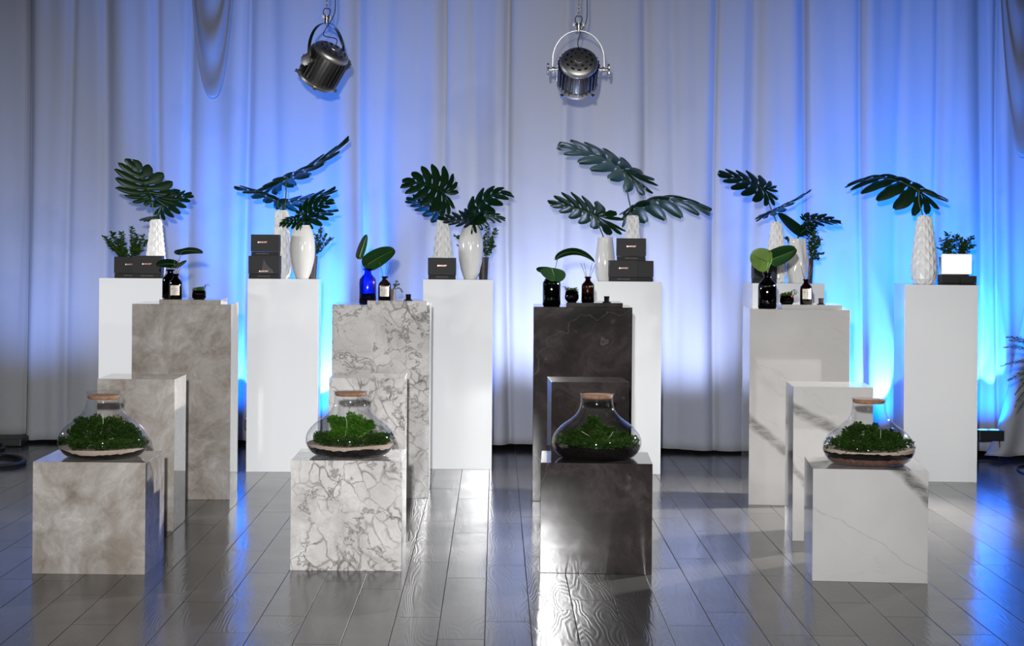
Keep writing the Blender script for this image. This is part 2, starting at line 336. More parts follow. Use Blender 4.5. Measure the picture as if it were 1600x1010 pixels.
def tag(o, label=None, cat=None, group=None, kind=None):
    if label: o['label'] = label
    if cat: o['category'] = cat
    if group: o['group'] = group
    if kind: o['kind'] = kind
    return o
def thing(name, label, cat, loc=(0, 0, 0), rz=0, group=None):
    o = bpy.data.objects.new(name, None); C.objects.link(o); o.location = loc; o.rotation_euler = (0, 0, rz); o.empty_display_size = .05
    return tag(o, label, cat, group)
def copy_tree(o, parent=None):
    c = o.copy(); C.objects.link(c)
    if parent: c.parent = parent
    for ch in list(o.children): copy_tree(ch, c)
    return c

# ------------------------------------------------------------------ room shell
def cy(x): return 13.86 - 0.075 * x           # line of the curtain on the floor
o = M().box((0, 8.5, -0.05), (16, 17, 0.1)).obj('floor', 'floor', smooth=False); tag(o, kind='structure')
o = M().box((0, 16.0, 2.3), (16, 0.1, 4.6)).obj('wall_back', 'wall', smooth=False); tag(o, kind='structure')
o = M().box((0, 8.5, 4.7), (16, 17, 0.1)).obj('ceiling', 'ceiling', smooth=False); tag(o, kind='structure')

# curtain: creases sit where the photo shows them
random.seed(4)
CRE = [(158, .05, 18), (232, .035, 12), (300, .03, 14), (372, .06, 14), (430, .02, 16), (555, .05, 16), (612, .02, 20), (682, .035, 12),
       (748, .02, 16), (792, .05, 10), (890, .03, 14), (996, .03, 12), (1058, .02, 14), (1112, .035, 10), (1180, .05, 20), (1240, .06, 12),
       (1345, .045, 10), (1392, .02, 14), (1455, .035, 10), (1512, .05, 14), (1553, .05, 8), (90, .03, 12), (30, .04, 10), (-60, .05, 14),
       (-140, .05, 18), (-240, .05, 18), (-330, .05, 20), (-430, .05, 18), (-520, .05, 20), (-620, .05, 18), (-720, .05, 18), (1990, .05, 18), (2080, .05, 18), (1620, .05, 14), (1700, .05, 18), (1800, .05, 18), (1900, .05, 18)]
CX = [((p - VX) * 13.8 / FPX, a, w * 13.8 / FPX) for p, a, w in CRE]
def cdepth(x, z):
    d = 0
    hf = max(0.0, min(1.0, z / 4.4))
    for i, (c, a, w) in enumerate(CX):
        cc = c + 0.03 * math.sin(z * 0.8 + i * 1.7) * (1 - hf * .3); t = (x - cc) / w
        # a soft pleat: a ridge towards the room with a steep back to one side
        sgn = 1 if i % 2 else -1
        d -= a * math.exp(-((t + 1.1 * sgn) / 1.25) ** 2) * (0.75 + 0.25 * math.sin(i + z))
        d += a * 0.9 * math.exp(-((t - 0.5 * sgn) / 0.55) ** 2)
    d += 0.03 * math.sin(x * 2.1 + 0.4 * math.sin(z)) + 0.010 * math.sin(x * 6.3 + z * 0.35) + 0.004 * math.sin(x * 19 + z * 0.9)
    d += 0.006 * math.sin(x * 33 + z * 1.3) * (1 - hf)
    return d
def curtain(name, x0, x1, z0, z1, dy, n, label, zb=None):
    rows = []
    zs = [z0 + (z1 - z0) * (k / 40) ** 1.15 for k in range(41)]
    for z in zs:
        r = []
        for i in range(n + 1):
            x = x0 + (x1 - x0) * i / n
            zz = z + (0.012 * math.sin(x * 2.3) * max(0, 1 - (z - z0) * 4))
            r.append((x, cy(x) + dy + cdepth(x, z), zz))
        rows.append(r)
    o = M().grid(rows).obj(name, 'curtain', origin=(x0 + (x1 - x0) / 2, cy(x1), z0), sharp=180)
    md = o.modifiers.new('thickness', 'SOLIDIFY'); md.thickness = 0.002
    return tag(o, label, 'curtain')
XL = (40 - VX) * 14.0 / FPX
curtain('stage_curtain', XL, 6.8, 0.032, 4.62, 0.0, 1200, 'wide white pleated voile curtain washed with blue light behind all the plinths')
curtain('stage_curtain', -7.8, XL - .005, 0.06, 4.62, 0.10, 340, 'grey-lit curtain panel with a raised hem at the far left edge')
tail = M()
rows = []
for k in range(30):
    z = 0.035 + 1.15 * k / 29; t = k / 29; r = []
    for i in range(41):
        u = i / 40; x = 3.60 + 0.28 * t ** 0.7 + u * (0.75 - 0.2 * t)
        r.append((x, cy(x) - 0.16 - 0.05 * (1 - t) * math.sin(u * 17 + t * 2) - 0.04 * math.sin(u * 9) - 0.05 * u, z + 0.006 * math.sin(u * 20)))
    rows.append(r)
t_ = M().grid(rows).obj('curtain_tail', 'curtain', origin=(3.9, cy(3.9), 0.035), sharp=180); t_.modifiers.new('thickness', 'SOLIDIFY').thickness = 0.002
tag(t_, 'gathered grey curtain tail spreading on the floor at the far right edge', 'curtain')

def swag(label, xc, wid, ztop, drop, dy, seed):
    random.seed(seed); rows = []
    for k in range(60):
        v = k / 59; L = 0.12 + (drop - 0.12) * v; w = wid * (0.62 + 0.38 * v); r = []
        for i in range(49):
            u = -1 + 2 * i / 48
            y = cy(xc) - dy - 0.10 * (1 - u * u) * (0.4 + 0.6 * math.sin(v * PI * 0.8 + .3)) - 0.013 * math.sin(v * 21 + 1.0 * u) * (1 - u * u * .6)
            r.append((xc + u * w + 0.02 * v * (1 - u * u), y, ztop - L * (1 - abs(u) ** 2.6)))
        rows.append(r)
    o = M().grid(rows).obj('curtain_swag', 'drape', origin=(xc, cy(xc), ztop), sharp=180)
    o.modifiers.new('thickness', 'SOLIDIFY').thickness = 0.002
    return tag(o, label, 'curtain')
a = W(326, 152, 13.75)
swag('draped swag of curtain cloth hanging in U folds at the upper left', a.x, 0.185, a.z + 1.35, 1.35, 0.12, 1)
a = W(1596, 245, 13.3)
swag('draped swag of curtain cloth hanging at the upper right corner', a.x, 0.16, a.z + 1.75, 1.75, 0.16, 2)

# ------------------------------------------------------------------ plinths
DIM = dict(c=(0.5, 0.488, 0.495), m=(0.394, 0.377, 0.771), t=(0.562, 0.50, 1.112), w=(0.454, 0.428, 1.232))
PL = dict(
    c1=(-1.641, 8.623, -.018), c2=(-.513, 8.764, -.013), c3=(.608, 8.738, -.049), c4=(1.801, 8.577, -.098),
    m1=(-1.651, 9.901, -.014), m2=(-.488, 10.089, 0), m3=(.656, 9.939, .013), m4=(1.855, 9.735, -.064),
    t1=(-1.595, 11.108, .029), t2=(-.466, 11.236, -.003), t3=(.69, 11.13, -.033), t4=(1.913, 11.049, -.068),
    w1=(-2.06, 12.30, .02), w2=(-1.142, 12.447, .031), w3=(-.027, 12.664, -.022), w4=(1.049, 12.475, 0), w5=(2.055, 12.291, -.004), w6=(2.998, 12.207, -.067))
LAB = dict(
    c1='low taupe marble cube at the far left holding a glass terrarium', c2='low white marble cube with dense grey brown veins holding a terrarium',
    c3='low polished dark brown marble cube holding a terrarium', c4='low pale marble cube with one grey diagonal vein at its corner',
    m1='middle height taupe marble plinth behind the taupe cube', m2='middle height densely veined white marble plinth behind the terrarium',
    m3='middle height dark marble plinth hidden behind the dark cube', m4='middle height pale marble plinth with grey vein behind the pale cube',
    t1='tall taupe marble plinth carrying a brown bottle and small pots', t2='tall densely veined white marble plinth carrying the blue bottle',
    t3='tall dark brown marble plinth carrying a dark glass vase', t4='tall pale marble plinth carrying the bottle with bright green leaf',
    w1='leftmost white gloss plinth behind the tall taupe plinth', w2='white gloss plinth carrying stacked boxes and a barrel vase, left of centre',
    w3='white gloss plinth at centre carrying one black box and a barrel vase', w4='white gloss plinth behind the tall dark marble plinth',
    w5='white gloss plinth mostly hidden behind the tall pale marble plinth', w6='rightmost white gloss plinth carrying the glowing panel')
KM = dict(zip('1234', ('taupe', 'breccia', 'dark', 'white_marble')))
for k, (x, y, t) in PL.items():
    w, d, h = DIM[k[0]]
    m = M().box((0, d / 2, h / 2), (w, d, h))
    o = m.obj('plinth', 'lacquer' if k[0] == 'w' else KM[k[1]], bevel=0.0018)
    o.location = (x, y, 0); o.rotation_euler = (0, 0, t)
    tag(o, LAB[k], 'plinth', 'white display plinths' if k[0] == 'w' else 'marble display plinths')

def X(px, D, py=440): return W(px, py, D).x
ZT, ZW, ZC = DIM['t'][2], DIM['w'][2], DIM['c'][2]

# ------------------------------------------------------------------ terrariums
def crom(P, n):
    out = []
    for i in range(len(P) - 1):
        p0 = P[max(i - 1, 0)]; p1 = P[i]; p2 = P[i + 1]; p3 = P[min(i + 2, len(P) - 1)]
        for k in range(n):
            t = k / n; out.append(tuple(0.5 * ((2 * p1[j]) + (-p0[j] + p2[j]) * t + (2 * p0[j] - 5 * p1[j] + 4 * p2[j] - p3[j]) * t * t + (-p0[j] + 3 * p1[j] - 3 * p2[j] + p3[j]) * t ** 3) for j in (0, 1)))
    out.append(P[-1]); return out
JP = crom([(.125, .0), (.158, .006), (.182, .031), (.1945, .070), (.186, .110), (.157, .150), (.118, .184), (.092, .212), (.079, .240), (.0745, .268), (.0745, .295), (.078, .306)], 5)
JP = [(r * (1 + .055 * min(1, max(0, (r - .08) / .06))), z * .955) for r, z in JP]
def jr(z):
    for (r0, z0), (r1, z1) in zip(JP, JP[1:]):
        if z0 <= z <= z1: return r0 + (r1 - r0) * (z - z0) / max(1e-6, z1 - z0)
    return JP[-1][0] if z > .1 else JP[0][0]
def layer(zl, zh, n=72, rings=6, gap=0.0035):
    "solid layer of fill between two wavy surfaces zl(a, r) and zh(a, r) inside the jar wall"
    m = M(); vs = []; fs = []
    RR = [0, .3, .55, .75, .88, .95, 1.0]
    def ring(z, q): 
        out = []
        for k in range(n):
            a = 2 * PI * k / n; zz = z(a, q); r = (jr(max(zz, .001)) - gap) * q; out.append((r * math.cos(a), r * math.sin(a), zz))
        return out
    rs = [ring(zh, q) for q in RR[1:]]
    side = []
    for s_ in range(1, 6):
        out = []
        for k in range(n):
            a = 2 * PI * k / n; zz = zh(a, 1) + (zl(a, 1) - zh(a, 1)) * s_ / 5; r = jr(max(zz, .001)) - gap; out.append((r * math.cos(a), r * math.sin(a), zz))
        side.append(out)
    low = [ring(zl, q) for q in reversed(RR[1:-1])]
    allr = rs + side + low
    vs = [(0, 0, zh(0, 0))] + [p for r in allr for p in r] + [(0, 0, zl(0, 0))]
    for k in range(n): fs.append((0, 1 + k, 1 + (k + 1) % n))
    for i in range(len(allr) - 1):
        for k in range(n):
            k2 = (k + 1) % n; fs.append((1 + i * n + k, 1 + (i + 1) * n + k, 1 + (i + 1) * n + k2, 1 + i * n + k2))
    b = 1 + (len(allr) - 1) * n; e = len(vs) - 1
    for k in range(n): fs.append((b + k, e, b + (k + 1) % n))
    m.add(vs, fs); return m
def tufts(m, c, rad, n, size, rnd, clip=None, squash=(1, 1, .8)):
    for _ in range(n):
        d = Vector((rnd.gauss(0, 1), rnd.gauss(0, 1), rnd.gauss(0, 1))).normalized()
        p = Vector(c) + Vector((d.x * squash[0], d.y * squash[1], d.z * squash[2])) * rad * rnd.uniform(.55, 1.0)
        if clip and not clip(p): continue
        L = size * rnd.uniform(.6, 1.3); t = (d + Vector((rnd.uniform(-.9, .9), rnd.uniform(-.9, .9), rnd.uniform(-.2, .9)))).normalized()
        s = t.cross(Vector((rnd.uniform(-1, 1), rnd.uniform(-1, 1), rnd.uniform(-1, 1)))).normalized() * L * .28
        q = p + t * L * .5 + t.cross(s).normalized() * L * .08
        m.add([p, q - s, p + t * L, q + s], [(0, 1, 2, 3)])
def inside(p, gap=.005):
    return .03 < p.z < .245 and math.hypot(p.x, p.y) < jr(p.z) - gap
def wavy(base, amp, seed, jag=0):
    r_ = random.Random(seed); ph = [r_.uniform(0, 6) for _ in range(6)]
    def f(a, q):
        z = base + amp * (math.sin(2 * a + ph[0]) * .6 + math.sin(3 * a + ph[1]) * .5 + math.sin(5 * a + ph[2]) * .35) * q
        if jag: z += jag * (math.sin(19 * a + ph[3]) + math.sin(31 * a + ph[4]) + .7 * math.sin(47 * a + ph[5])) * q
        return z
    return f
TER = [
 dict(c='c1', dz=0.032, px=161, label='glass terrarium with dark bushy moss and cork lid set low, on the taupe cube',
      grav=0, soil=wavy(.030, .009, 3, .0012), sand=wavy(.044, .003, 5), bush=[(-.09, -.02, .11, .055), (-.04, .03, .12, .05), (.03, .0, .115, .06), (.09, -.01, .10, .05), (.0, -.06, .08, .06), (-.12, 0, .085, .045), (.12, .03, .09, .05)], lid=.284, mat='moss', top='moss', roots=[(.01, .20, .0, .09), (.04, .085, .06, .09)]),
 dict(c='c2', dz=0.018, px=547, label='glass terrarium with bright green fern clump and cork lid, on the densely veined cube',
      grav=0, soil=wavy(.042, .011, 8, .0016), sand=wavy(.056, .004, 9), bush=[(.02, -.01, .15, .055), (-.02, .02, .125, .05), (.05, .0, .12, .045), (-.07, .01, .145, .034), (-.06, -.03, .095, .045), (.085, -.02, .135, .028), (.03, -.06, .10, .05)], lid=.2965, mat='moss_bright', top='moss', roots=[(-.02, .19, -.015, .09), (.03, .085, .08, .11)]),
 dict(c='c3', dz=0.018, px=932, label='glass terrarium with a low moss mound over black soil, on the dark cube',
      grav=0, soil=wavy(.058, .003, 11, .001), sand=None, bush=[(0, 0, .12, .05), (-.05, .01, .11, .045), (.05, 0, .11, .045), (-.11, -.02, .09, .045), (.11, -.02, .09, .045), (-.01, .02, .155, .032), (.0, -.09, .085, .05)], lid=.2965, mat='moss', top='moss', roots=[(-.02, .085, -.07, .125), (.03, .085, .075, .125)]),
 dict(c='c4', dz=0.035, px=1357, label='glass terrarium with brown gravel, soil, sand layers and green moss, on the pale cube',
      grav=1, soil=wavy(.058, .003, 15, .0014), sand=wavy(.070, .003, 16), bush=[(-.03, .0, .12, .06), (-.08, -.01, .10, .045), (.03, .01, .11, .05), (.09, 0, .10, .045), (0, -.06, .09, .05), (.12, .02, .09, .04)], lid=.2965, mat='moss', top='moss', roots=[(.02, .085, .045, .16), (-.02, .085, -.08, .11)]),
]
for i, T in enumerate(TER):
    x, y, t = PL[T['c']]; D = y + .245; rnd = random.Random(40 + i)
    P = Vector((W(T['px'], 715, D).x, D, ZC))
    root = thing('terrarium', T['label'], 'terrarium', P, 0, 'corked glass terrariums on the low cubes')
    inner = [(r - .0028, z) for r, z in reversed(JP) if z > .006]
    gm = M().lathe([(.0005, .0)] + JP, 96, cap0=False, cap1=False)
    gm.obj('glass_jar', 'glass', root, sharp=80)
    rim = M(); rim.tube([(.0775 * math.cos(a * PI / 24), .0775 * math.sin(a * PI / 24), .2927) for a in range(48)], .0017, 8, True); rim.obj('glass_rim', 'glass', root)
    lz = T['lid'] * .955 - .001
    M().lathe([(.066, lz - .010), (.0715, lz - .004), (.0725, lz + .006), (.070, lz + .0085)], 48).obj('cork_lid', 'cork', root)
    z0 = lambda a, q: .0025 + .003 * q
    if T['grav']:
        gf = wavy(.032, .002, 77, .0012); lm = layer(z0, gf, gap=.0030); lm.obj('gravel_layer', 'gravel', root, smooth=False); lo = gf
        pb = M()
        for _ in range(420):
            a = rnd.uniform(0, 2 * PI); z = rnd.uniform(.006, .036); r = jr(z) - .0062; s = rnd.uniform(.0022, .0042)
            c = Vector((r * math.cos(a), r * math.sin(a), z)); vs = [c + Vector(q) * s for q in ((1, 0, 0), (-1, 0, 0), (0, 1, 0), (0, -1, 0), (0, 0, .8), (0, 0, -.8))]
            pb.add(vs, [(0, 2, 4), (2, 1, 4), (1, 3, 4), (3, 0, 4), (2, 0, 5), (1, 2, 5), (3, 1, 5), (0, 3, 5)])
        tag(pb.obj('pebbles', 'gravel', root), kind='stuff')
    else: lo = z0
    layer(lo, T['soil']).obj('soil_layer', 'soil', root, smooth=False)
    top = T['soil']
    if T['sand']:
        layer(T['soil'], T['sand'], gap=.0032).obj('sand_layer', 'sand', root); top = T['sand']
    mm = M()
    for _ in range(44):   # ground moss ring
        a = rnd.uniform(0, 2 * PI); q = rnd.uniform(.3, .97); z = top(a, q) + .008; r = jr(z) * q
        tufts(mm, (r * math.cos(a), r * math.sin(a), z + .006), .030, 170, .012, rnd, lambda p: inside(p) and p.z > top(math.atan2(p.y, p.x), 1) + .001)
    tag(mm.obj('moss_bed', 'moss', root, smooth=False), kind='stuff')
    for bx_, by_, bz_, br_ in T['bush']:
        bz_ += T['dz'] * (1 if abs(bx_) < .1 else .5)
        b = M(); tufts(b, (bx_, by_, bz_ - .020), br_ * .7, 420, .013, rnd, inside)
        for _ in range(9):
            a_ = rnd.uniform(0, 2 * PI); e_ = rnd.uniform(-.4, 1.2); q_ = br_ * rnd.uniform(.45, .85)
            cc = (bx_ + q_ * math.cos(a_) * math.cos(e_), by_ + q_ * math.sin(a_) * math.cos(e_), bz_ - .014 + q_ * math.sin(e_))
            tufts(b, cc, br_ * rnd.uniform(.22, .42), 85, rnd.uniform(.009, .014), rnd, inside)
        b.obj('moss_bush', T['mat'], root, smooth=False)
    for (xa, za, xb, zb) in T['roots']:
        pts = [(xa + (xb - xa) * s_ + .006 * math.sin(s_ * 4), -.075 + .01 * s_, za + (zb - za) * s_) for s_ in [k / 8 for k in range(9)]]
        M().tube(pts, .0011, 6).obj('bare_stem', 'root', root)

# ------------------------------------------------------------------ leaves
TIPS = [(-.42, .36), (-.33, .76), (-.09, 1.0), (.18, 1.07), (.43, .98), (.65, .80), (.84, .55), (.98, .22)]
ORIG = [0.0, .0, .02, .09, .21, .36, .52, .71]
def qb(a, b, c, t): return tuple((1 - t) ** 2 * a[j] + 2 * t * (1 - t) * b[j] + t * t * c[j] for j in (0, 1))
def monstera_local(rnd, cut=.56, holes=True):
    patches = []
    for sd in (-1, 1):
        nl = len(TIPS); bnds = []
        jit = [(t[0] + rnd.uniform(-.03, .03), t[1] * rnd.uniform(.92, 1.06)) for t in TIPS]
        orr = [max(0, o_ + rnd.uniform(-.02, .02)) for o_ in ORIG]
        def bnd(k):
            if k == 0: O = (0, 0); T = (-.30, .07)
            elif k == nl: O = (.93, 0); T = (1.03, 0)
            else:
                O = ((orr[k - 1] + orr[k]) / 2, 0); T = ((jit[k - 1][0] + jit[k][0]) / 2, (jit[k - 1][1] + jit[k][1]) / 2)
            return O, T
        NS = 16
        for k in range(nl):
            (O0, T0), (O1, T1) = bnd(k), bnd(k + 1); O = (orr[k], 0); T = jit[k]
            rows = []
            def cv(O, T, s): 
                mid = ((O[0] + T[0]) / 2 - .13 * (T[1]), (O[1] + T[1]) / 2 + .03); return qb(O, mid, T, s)
            tipc = T
            for i in range(NS + 1):
                s = i / NS; c0 = cv(O0, T0, s); c1 = cv(O1, T1, s); c = cv(O, tipc, s)
                c = ((c0[0] + c1[0]) / 2 * (1 - s) + c[0] * s, (c0[1] + c1[1]) / 2 * (1 - s) + c[1] * s)
                ct = .66 if k == 0 else (.60 if k == 1 else cut)
                if s < ct:
                    f = 1.0
                    if holes and .17 < s < .33: f = .86
                else:
                    q = (s - ct) / (1 - ct); f = (1 - .14 * min(q * 5, 1)) * (1 - .20 * q) * (1 - .80 * q ** 4)
                    if k == nl - 1: f = max(f, 1 - q * .98)
                row = []
                for u in (-1, -.5, 0, .5, 1):
                    e = c0 if u < 0 else c1
                    a_ = c[0] + abs(u) * (e[0] - c[0]) * f; b_ = c[1] + abs(u) * (e[1] - c[1]) * f
                    row.append((a_, b_ * sd, s, u))
                rows.append(row)
            patches.append(rows)
    return patches
def simple_local(rnd):
    patches = []
    for sd in (-1, 1):
        rows = []
        for i in range(17):
            t = i / 16; th = t * PI
            rows.append([])
            a_ = .38 + -.62 * math.cos(th); wd_ = math.sin(th) ** .8 * (1 - .42 * t) * 1.25
            for j in range(6):
                q = j / 5; aa = a_ if a_ > 0 else a_ * (.25 + .75 * math.sin(q * PI * .62))
                rows[-1].append((aa, wd_ * q * sd, q, 0))
        patches.append(rows)
    return patches
def leaf_obj(name, label, cat, base, tip, side, D, stalk, tdep=0.0, hw=None, arch=0.0, droop=0.12, fold=0.10, mat='monstera', kind='m', seed=1, basal=1.0, group=None, stalk_r=.004, cut=.56, sdep=None):
    """base/tip in photo pixels, side = pixel vector of the half width; the rest of the half width goes into depth"""
    rnd = random.Random(seed); B = W(base[0], base[1], D); T = W(tip[0], tip[1], D); T.y += tdep
    # keep tip on its sight line
    T = W(tip[0], tip[1], D + tdep); A = T - B; L = A.length
    sx = side[0] * D / FPX; sz = -side[1] * D / FPX
    hw = hw or L * .48; pr = math.hypot(sx, sz); dep = math.sqrt(max(0, hw * hw - pr * pr)) if sdep is None else sdep
    Sv = Vector((sx, dep, sz)); Nn = A.cross(Sv).normalized()
    if Nn.z < 0: Nn = -Nn
    root = thing(name, label, cat, B, 0, group)
    def mp(a, b, s):
        p = A * a * (basal * .7 if a < 0 else 1) + Sv * b
        p = p + Vector((0, 0, 1)) * (arch * 4 * a * (1 - a) * L if a > 0 else arch * 4 * a * L * .6)
        rr = b * b
        p = p - Vector((0, 0, 1)) * droop * L * abs(b) ** 1.7 - Vector((0, 0, 1)) * droop * .7 * L * max(a, 0) ** 2 * 0
        p = p + Nn * (fold * L * abs(b) * (1 - .5 * abs(b)))
        return p
    m = M(); pts = monstera_local(rnd, cut) if kind == 'm' else simple_local(rnd)
    for rows in pts:
        R_ = []
        curl = rnd.uniform(-.02, .02)
        for row in rows:
            R_.append([mp(a, b, s) + Nn * (L * (.018 * math.cos(u * PI / 2) - curl * s * s)) for a, b, s, u in row])
        m.grid(R_)
    blade = m.obj('leaf_blade', mat, root, sharp=180)
    rib = M(); rib.tube([mp(k / 12 * .95, 0, 0) + Nn * .0005 for k in range(13)], [.0030 * (1 - k / 14) for k in range(13)], 6); rib.obj('midrib', 'stalk', blade)
    st = [Vector(p) - B for p in stalk] + [Vector((0, 0, 0))]
    c = []
    for i in range(len(st) - 1):
        p0 = st[max(i - 1, 0)]; p1 = st[i]; p2 = st[i + 1]; p3 = st[min(i + 2, len(st) - 1)]
        for k in range(6):
            t = k / 6; c.append(0.5 * ((2 * p1) + (p2 - p0) * t + (2 * p0 - 5 * p1 + 4 * p2 - p3) * t * t + (3 * p1 - p0 - 3 * p2 + p3) * t ** 3))
    c.append(st[-1]); M().tube(c, stalk_r, 8).obj('leaf_stalk', 'stalk', root)
    return root

# ------------------------------------------------------------------ vases
def facet_vase(px, py_top, D, label, w0, w1):
    "matte vase with raised diamond facets"
    x = X(px, D, 400); base = Vector((x, D, ZW)); h = (W(px, py_top, D).z - ZW)
    k = w1 * D / FPX / 2; prof = [(.70, .0), (.90, .05), (1.0, .14), (1.0, .24), (.93, .40), (.82, .56), (.70, .72), (.60, .86), (w0 / w1, 1.0)]
    prof = crom(prof, 3); n = 9; root = thing('faceted_vase', label, 'vase', base, 0, 'tall faceted white vases')
    def rad(t):
        t = min(max(t, 0), 1)
        for (r0, z0), (r1, z1) in zip(prof, prof[1:]):
            if z0 <= t <= z1: return (r0 + (r1 - r0) * (t - z0) / (z1 - z0 + 1e-9)) * k
        return prof[-1][0] * k
    vs = []; fs = []; nr = 13
    for i in range(nr):
        t = i / (nr - 1)
        for j in range(n):
            a = 2 * PI * (j + .5 * (i % 2)) / n; r = rad(t)
            vs.append((r * math.cos(a), r * math.sin(a), t * h))
    # each diamond: centre pushed out
    V = lambda i, j: i * n + j % n
    for i in range(-1, nr - 1):
        for j in range(n):
            lo, ro = (j - 1, j) if i % 2 == 0 else (j, j + 1)
            q = []
            if i >= 0: q.append(V(i, j))
            q.append(V(i + 1, ro))
            if i + 2 < nr: q.append(V(i + 2, j))
            q.append(V(i + 1, lo))
            if len(q) > 2: fs.append(tuple(q))
    m = M(); m.add(vs, fs)
    # relief: pull alternate facets by poking
    bm = bmesh.new(); me = bpy.data.meshes.new('t'); me.from_pydata(m.v, [], m.f); bm.from_mesh(me)
    r = bmesh.ops.poke(bm, faces=bm.faces[:], offset=.010)
    m2 = M(); bm.verts.ensure_lookup_table(); m2.v = [tuple(v.co) for v in bm.verts]; m2.f = [tuple(v.index for v in f.verts) for f in bm.faces]; bm.free(); bpy.data.meshes.remove(me)
    m2.add([(rad(0) * math.cos(2 * PI * j / n), rad(0) * math.sin(2 * PI * j / n), 0) for j in range(n)], [tuple(reversed(range(n)))])
    m2.obj('vase_body', 'ceramic_m', root, smooth=False)
    rt = rad(1); M().lathe([(rt - .004, h - .10), (rt - .003, h - .01), (rt + .0005, h + .001), (rt + .001, h - .006)], 28, cap0=True, cap1=False).obj('vase_rim', 'ceramic_m', root)
    return root, Vector((x, D, ZW + h))
def lathe_vase(name, px, py_top, D, label, prof, mat='ceramic', fn=None, n=64, zb=None):
    zb = ZW if zb is None else zb
    x = X(px, D, 400); h = W(px, py_top, D).z - zb; root = thing(name, label, 'vase', (x, D, zb))
    k = D / FPX / 2; P = crom([(r * k, z * h) for r, z in prof], 5)
    P2 = P + [(P[-1][0] - .003, h - .001), (P[-1][0] - .004, h - .02), (P[-1][0] - .004, h * .5)]
    M().lathe(P2, n, fn=fn, cap1=True).obj('vase_body', mat, root, sharp=80)
    return root, Vector((x, D, zb + h))
def stk(mouth, D, base, lean=0):
    "stalk path from inside the vessel to the leaf"
    m = Vector(mouth); return [m + Vector((0, 0, -.13)), m + Vector((lean, 0, -.01))]

WD = {k: PL[k][1] + .21 for k in ('w1', 'w2', 'w3', 'w4', 'w5', 'w6')}
G_MON = 'cut monstera leaves standing in the white vases'
def mon(label, base, tip, side, D, mouth, via=None, **kw):
    st = stk(mouth, D, base, kw.pop('lean', 0))
    if via: st.append(W(via[0], via[1], D))
    return leaf_obj('monstera_leaf', label, 'leaf', base, tip, side, D, st, group=G_MON, **kw)

# 1
v, m1 = facet_vase(243.5, 343, WD['w1'] + .05, 'faceted white vase on the leftmost white plinth', 15, 29)
mon('broad dark monstera leaf facing front above the leftmost white plinth', (236, 306), (205, 248), (44, 2), WD['w1'] + .05, m1, (239, 326), hw=.21, arch=.0, droop=.0, fold=.05, seed=3, sdep=.05, cut=.70, lean=-.01)
mon('blue-lit monstera leaf low behind the broad leaf at far left', (252, 322), (302, 304), (6, 15), WD['w1'] + .12, m1, (247, 335), hw=.12, arch=.05, droop=.15, seed=5, lean=.01)
mon('small curled dark monstera leaf beside the first faceted vase', (242, 341), (218, 345), (2, 4), WD['w1'] + .02, m1, None, hw=.06, droop=.1, seed=6)
# 2
v, m2 = facet_vase(440, 329, WD['w2'] + .10, 'faceted white vase behind the stacked boxes', 18, 31)
v, m2b = lathe_vase('barrel_vase', 472.5, 352, WD['w2'] - .02, 'glossy white barrel vase on the plinth with two stacked boxes', [(20, 0), (29, .14), (37, .34), (40, .55), (37, .76), (29, .92), (23, .985), (23.5, 1)])
mon('long monstera leaf sweeping up right, highest of the left plants', (446, 281), (547, 217), (-3, 9), WD['w2'] + .10, m2, (447, 300), hw=.17, arch=-.06, droop=.10, seed=11, basal=1.5, lean=.015)
mon('monstera leaf reaching left with slits, over the stacked boxes', (435, 313), (364, 295), (2, 9), WD['w2'] + .08, m2, (434, 322), hw=.15, arch=.05, droop=.16, seed=12, basal=.5)
mon('monstera leaf reaching right behind the barrel vase, left plants', (441, 317), (526, 296), (4, 8), WD['w2'] + .14, m2, (442, 324), hw=.15, arch=-.06, droop=.10, seed=13, basal=.5)
mon('upper blue-green monstera leaf in the barrel vase left of centre', (474, 336), (524, 316), (-4, -17), WD['w2'], m2b, (474, 345), hw=.10, arch=.08, droop=.0, seed=14, basal=.8)
mon('lower monstera leaf spreading right from the left barrel vase', (473, 348), (531, 330), (3, 7), WD['w2'] - .06, m2b, None, hw=.12, arch=.08, droop=.2, seed=15, basal=.4)
mon('short dark monstera leaf drooping left of the left barrel vase', (468, 345), (436, 352), (-2, -11), WD['w2'] - .04, m2b, None, hw=.07, arch=.1, droop=.15, seed=16, basal=.5)
# 3
v, m3 = facet_vase(692, 342, WD['w3'] + .05, 'faceted white vase behind the single black box', 15, 31)
v, m3b = lathe_vase('barrel_vase', 735.5, 352, WD['w3'] - .03, 'glossy white barrel vase beside the single black box', [(20, 0), (29, .14), (36, .34), (38.5, .55), (36, .76), (28, .92), (22, .985), (22.5, 1)])
mon('open monstera leaf facing front with deep slits at centre', (694, 302), (627, 287), (9, -34), WD['w3'] + .05, m3, (695, 322), hw=.20, arch=.10, droop=.02, fold=.03, seed=21, basal=1.0, sdep=.06)
mon('blue-lit fan monstera leaf below the open leaf at centre', (688, 333), (633, 313), (-6, 16), WD['w3'] + .14, m3, None, hw=.14, arch=.06, droop=.05, seed=22, basal=.3)
mon('monstera leaf arching up right from the central barrel vase', (738, 336), (803, 306), (-10, -20), WD['w3'] - .02, m3b, None, hw=.14, arch=.22, droop=.12, seed=23, basal=.5)
mon('low monstera leaf spreading right over the central barrel vase', (743, 346), (790, 344), (2, 12), WD['w3'] - .08, m3b, None, hw=.12, arch=.14, droop=.12, seed=24, basal=.3)
mon('monstera leaf reaching left from the central barrel vase', (737, 343), (684, 341), (3, -13), WD['w3'] - .03, m3b, None, hw=.13, arch=-.05, droop=.0, seed=25, basal=.3)
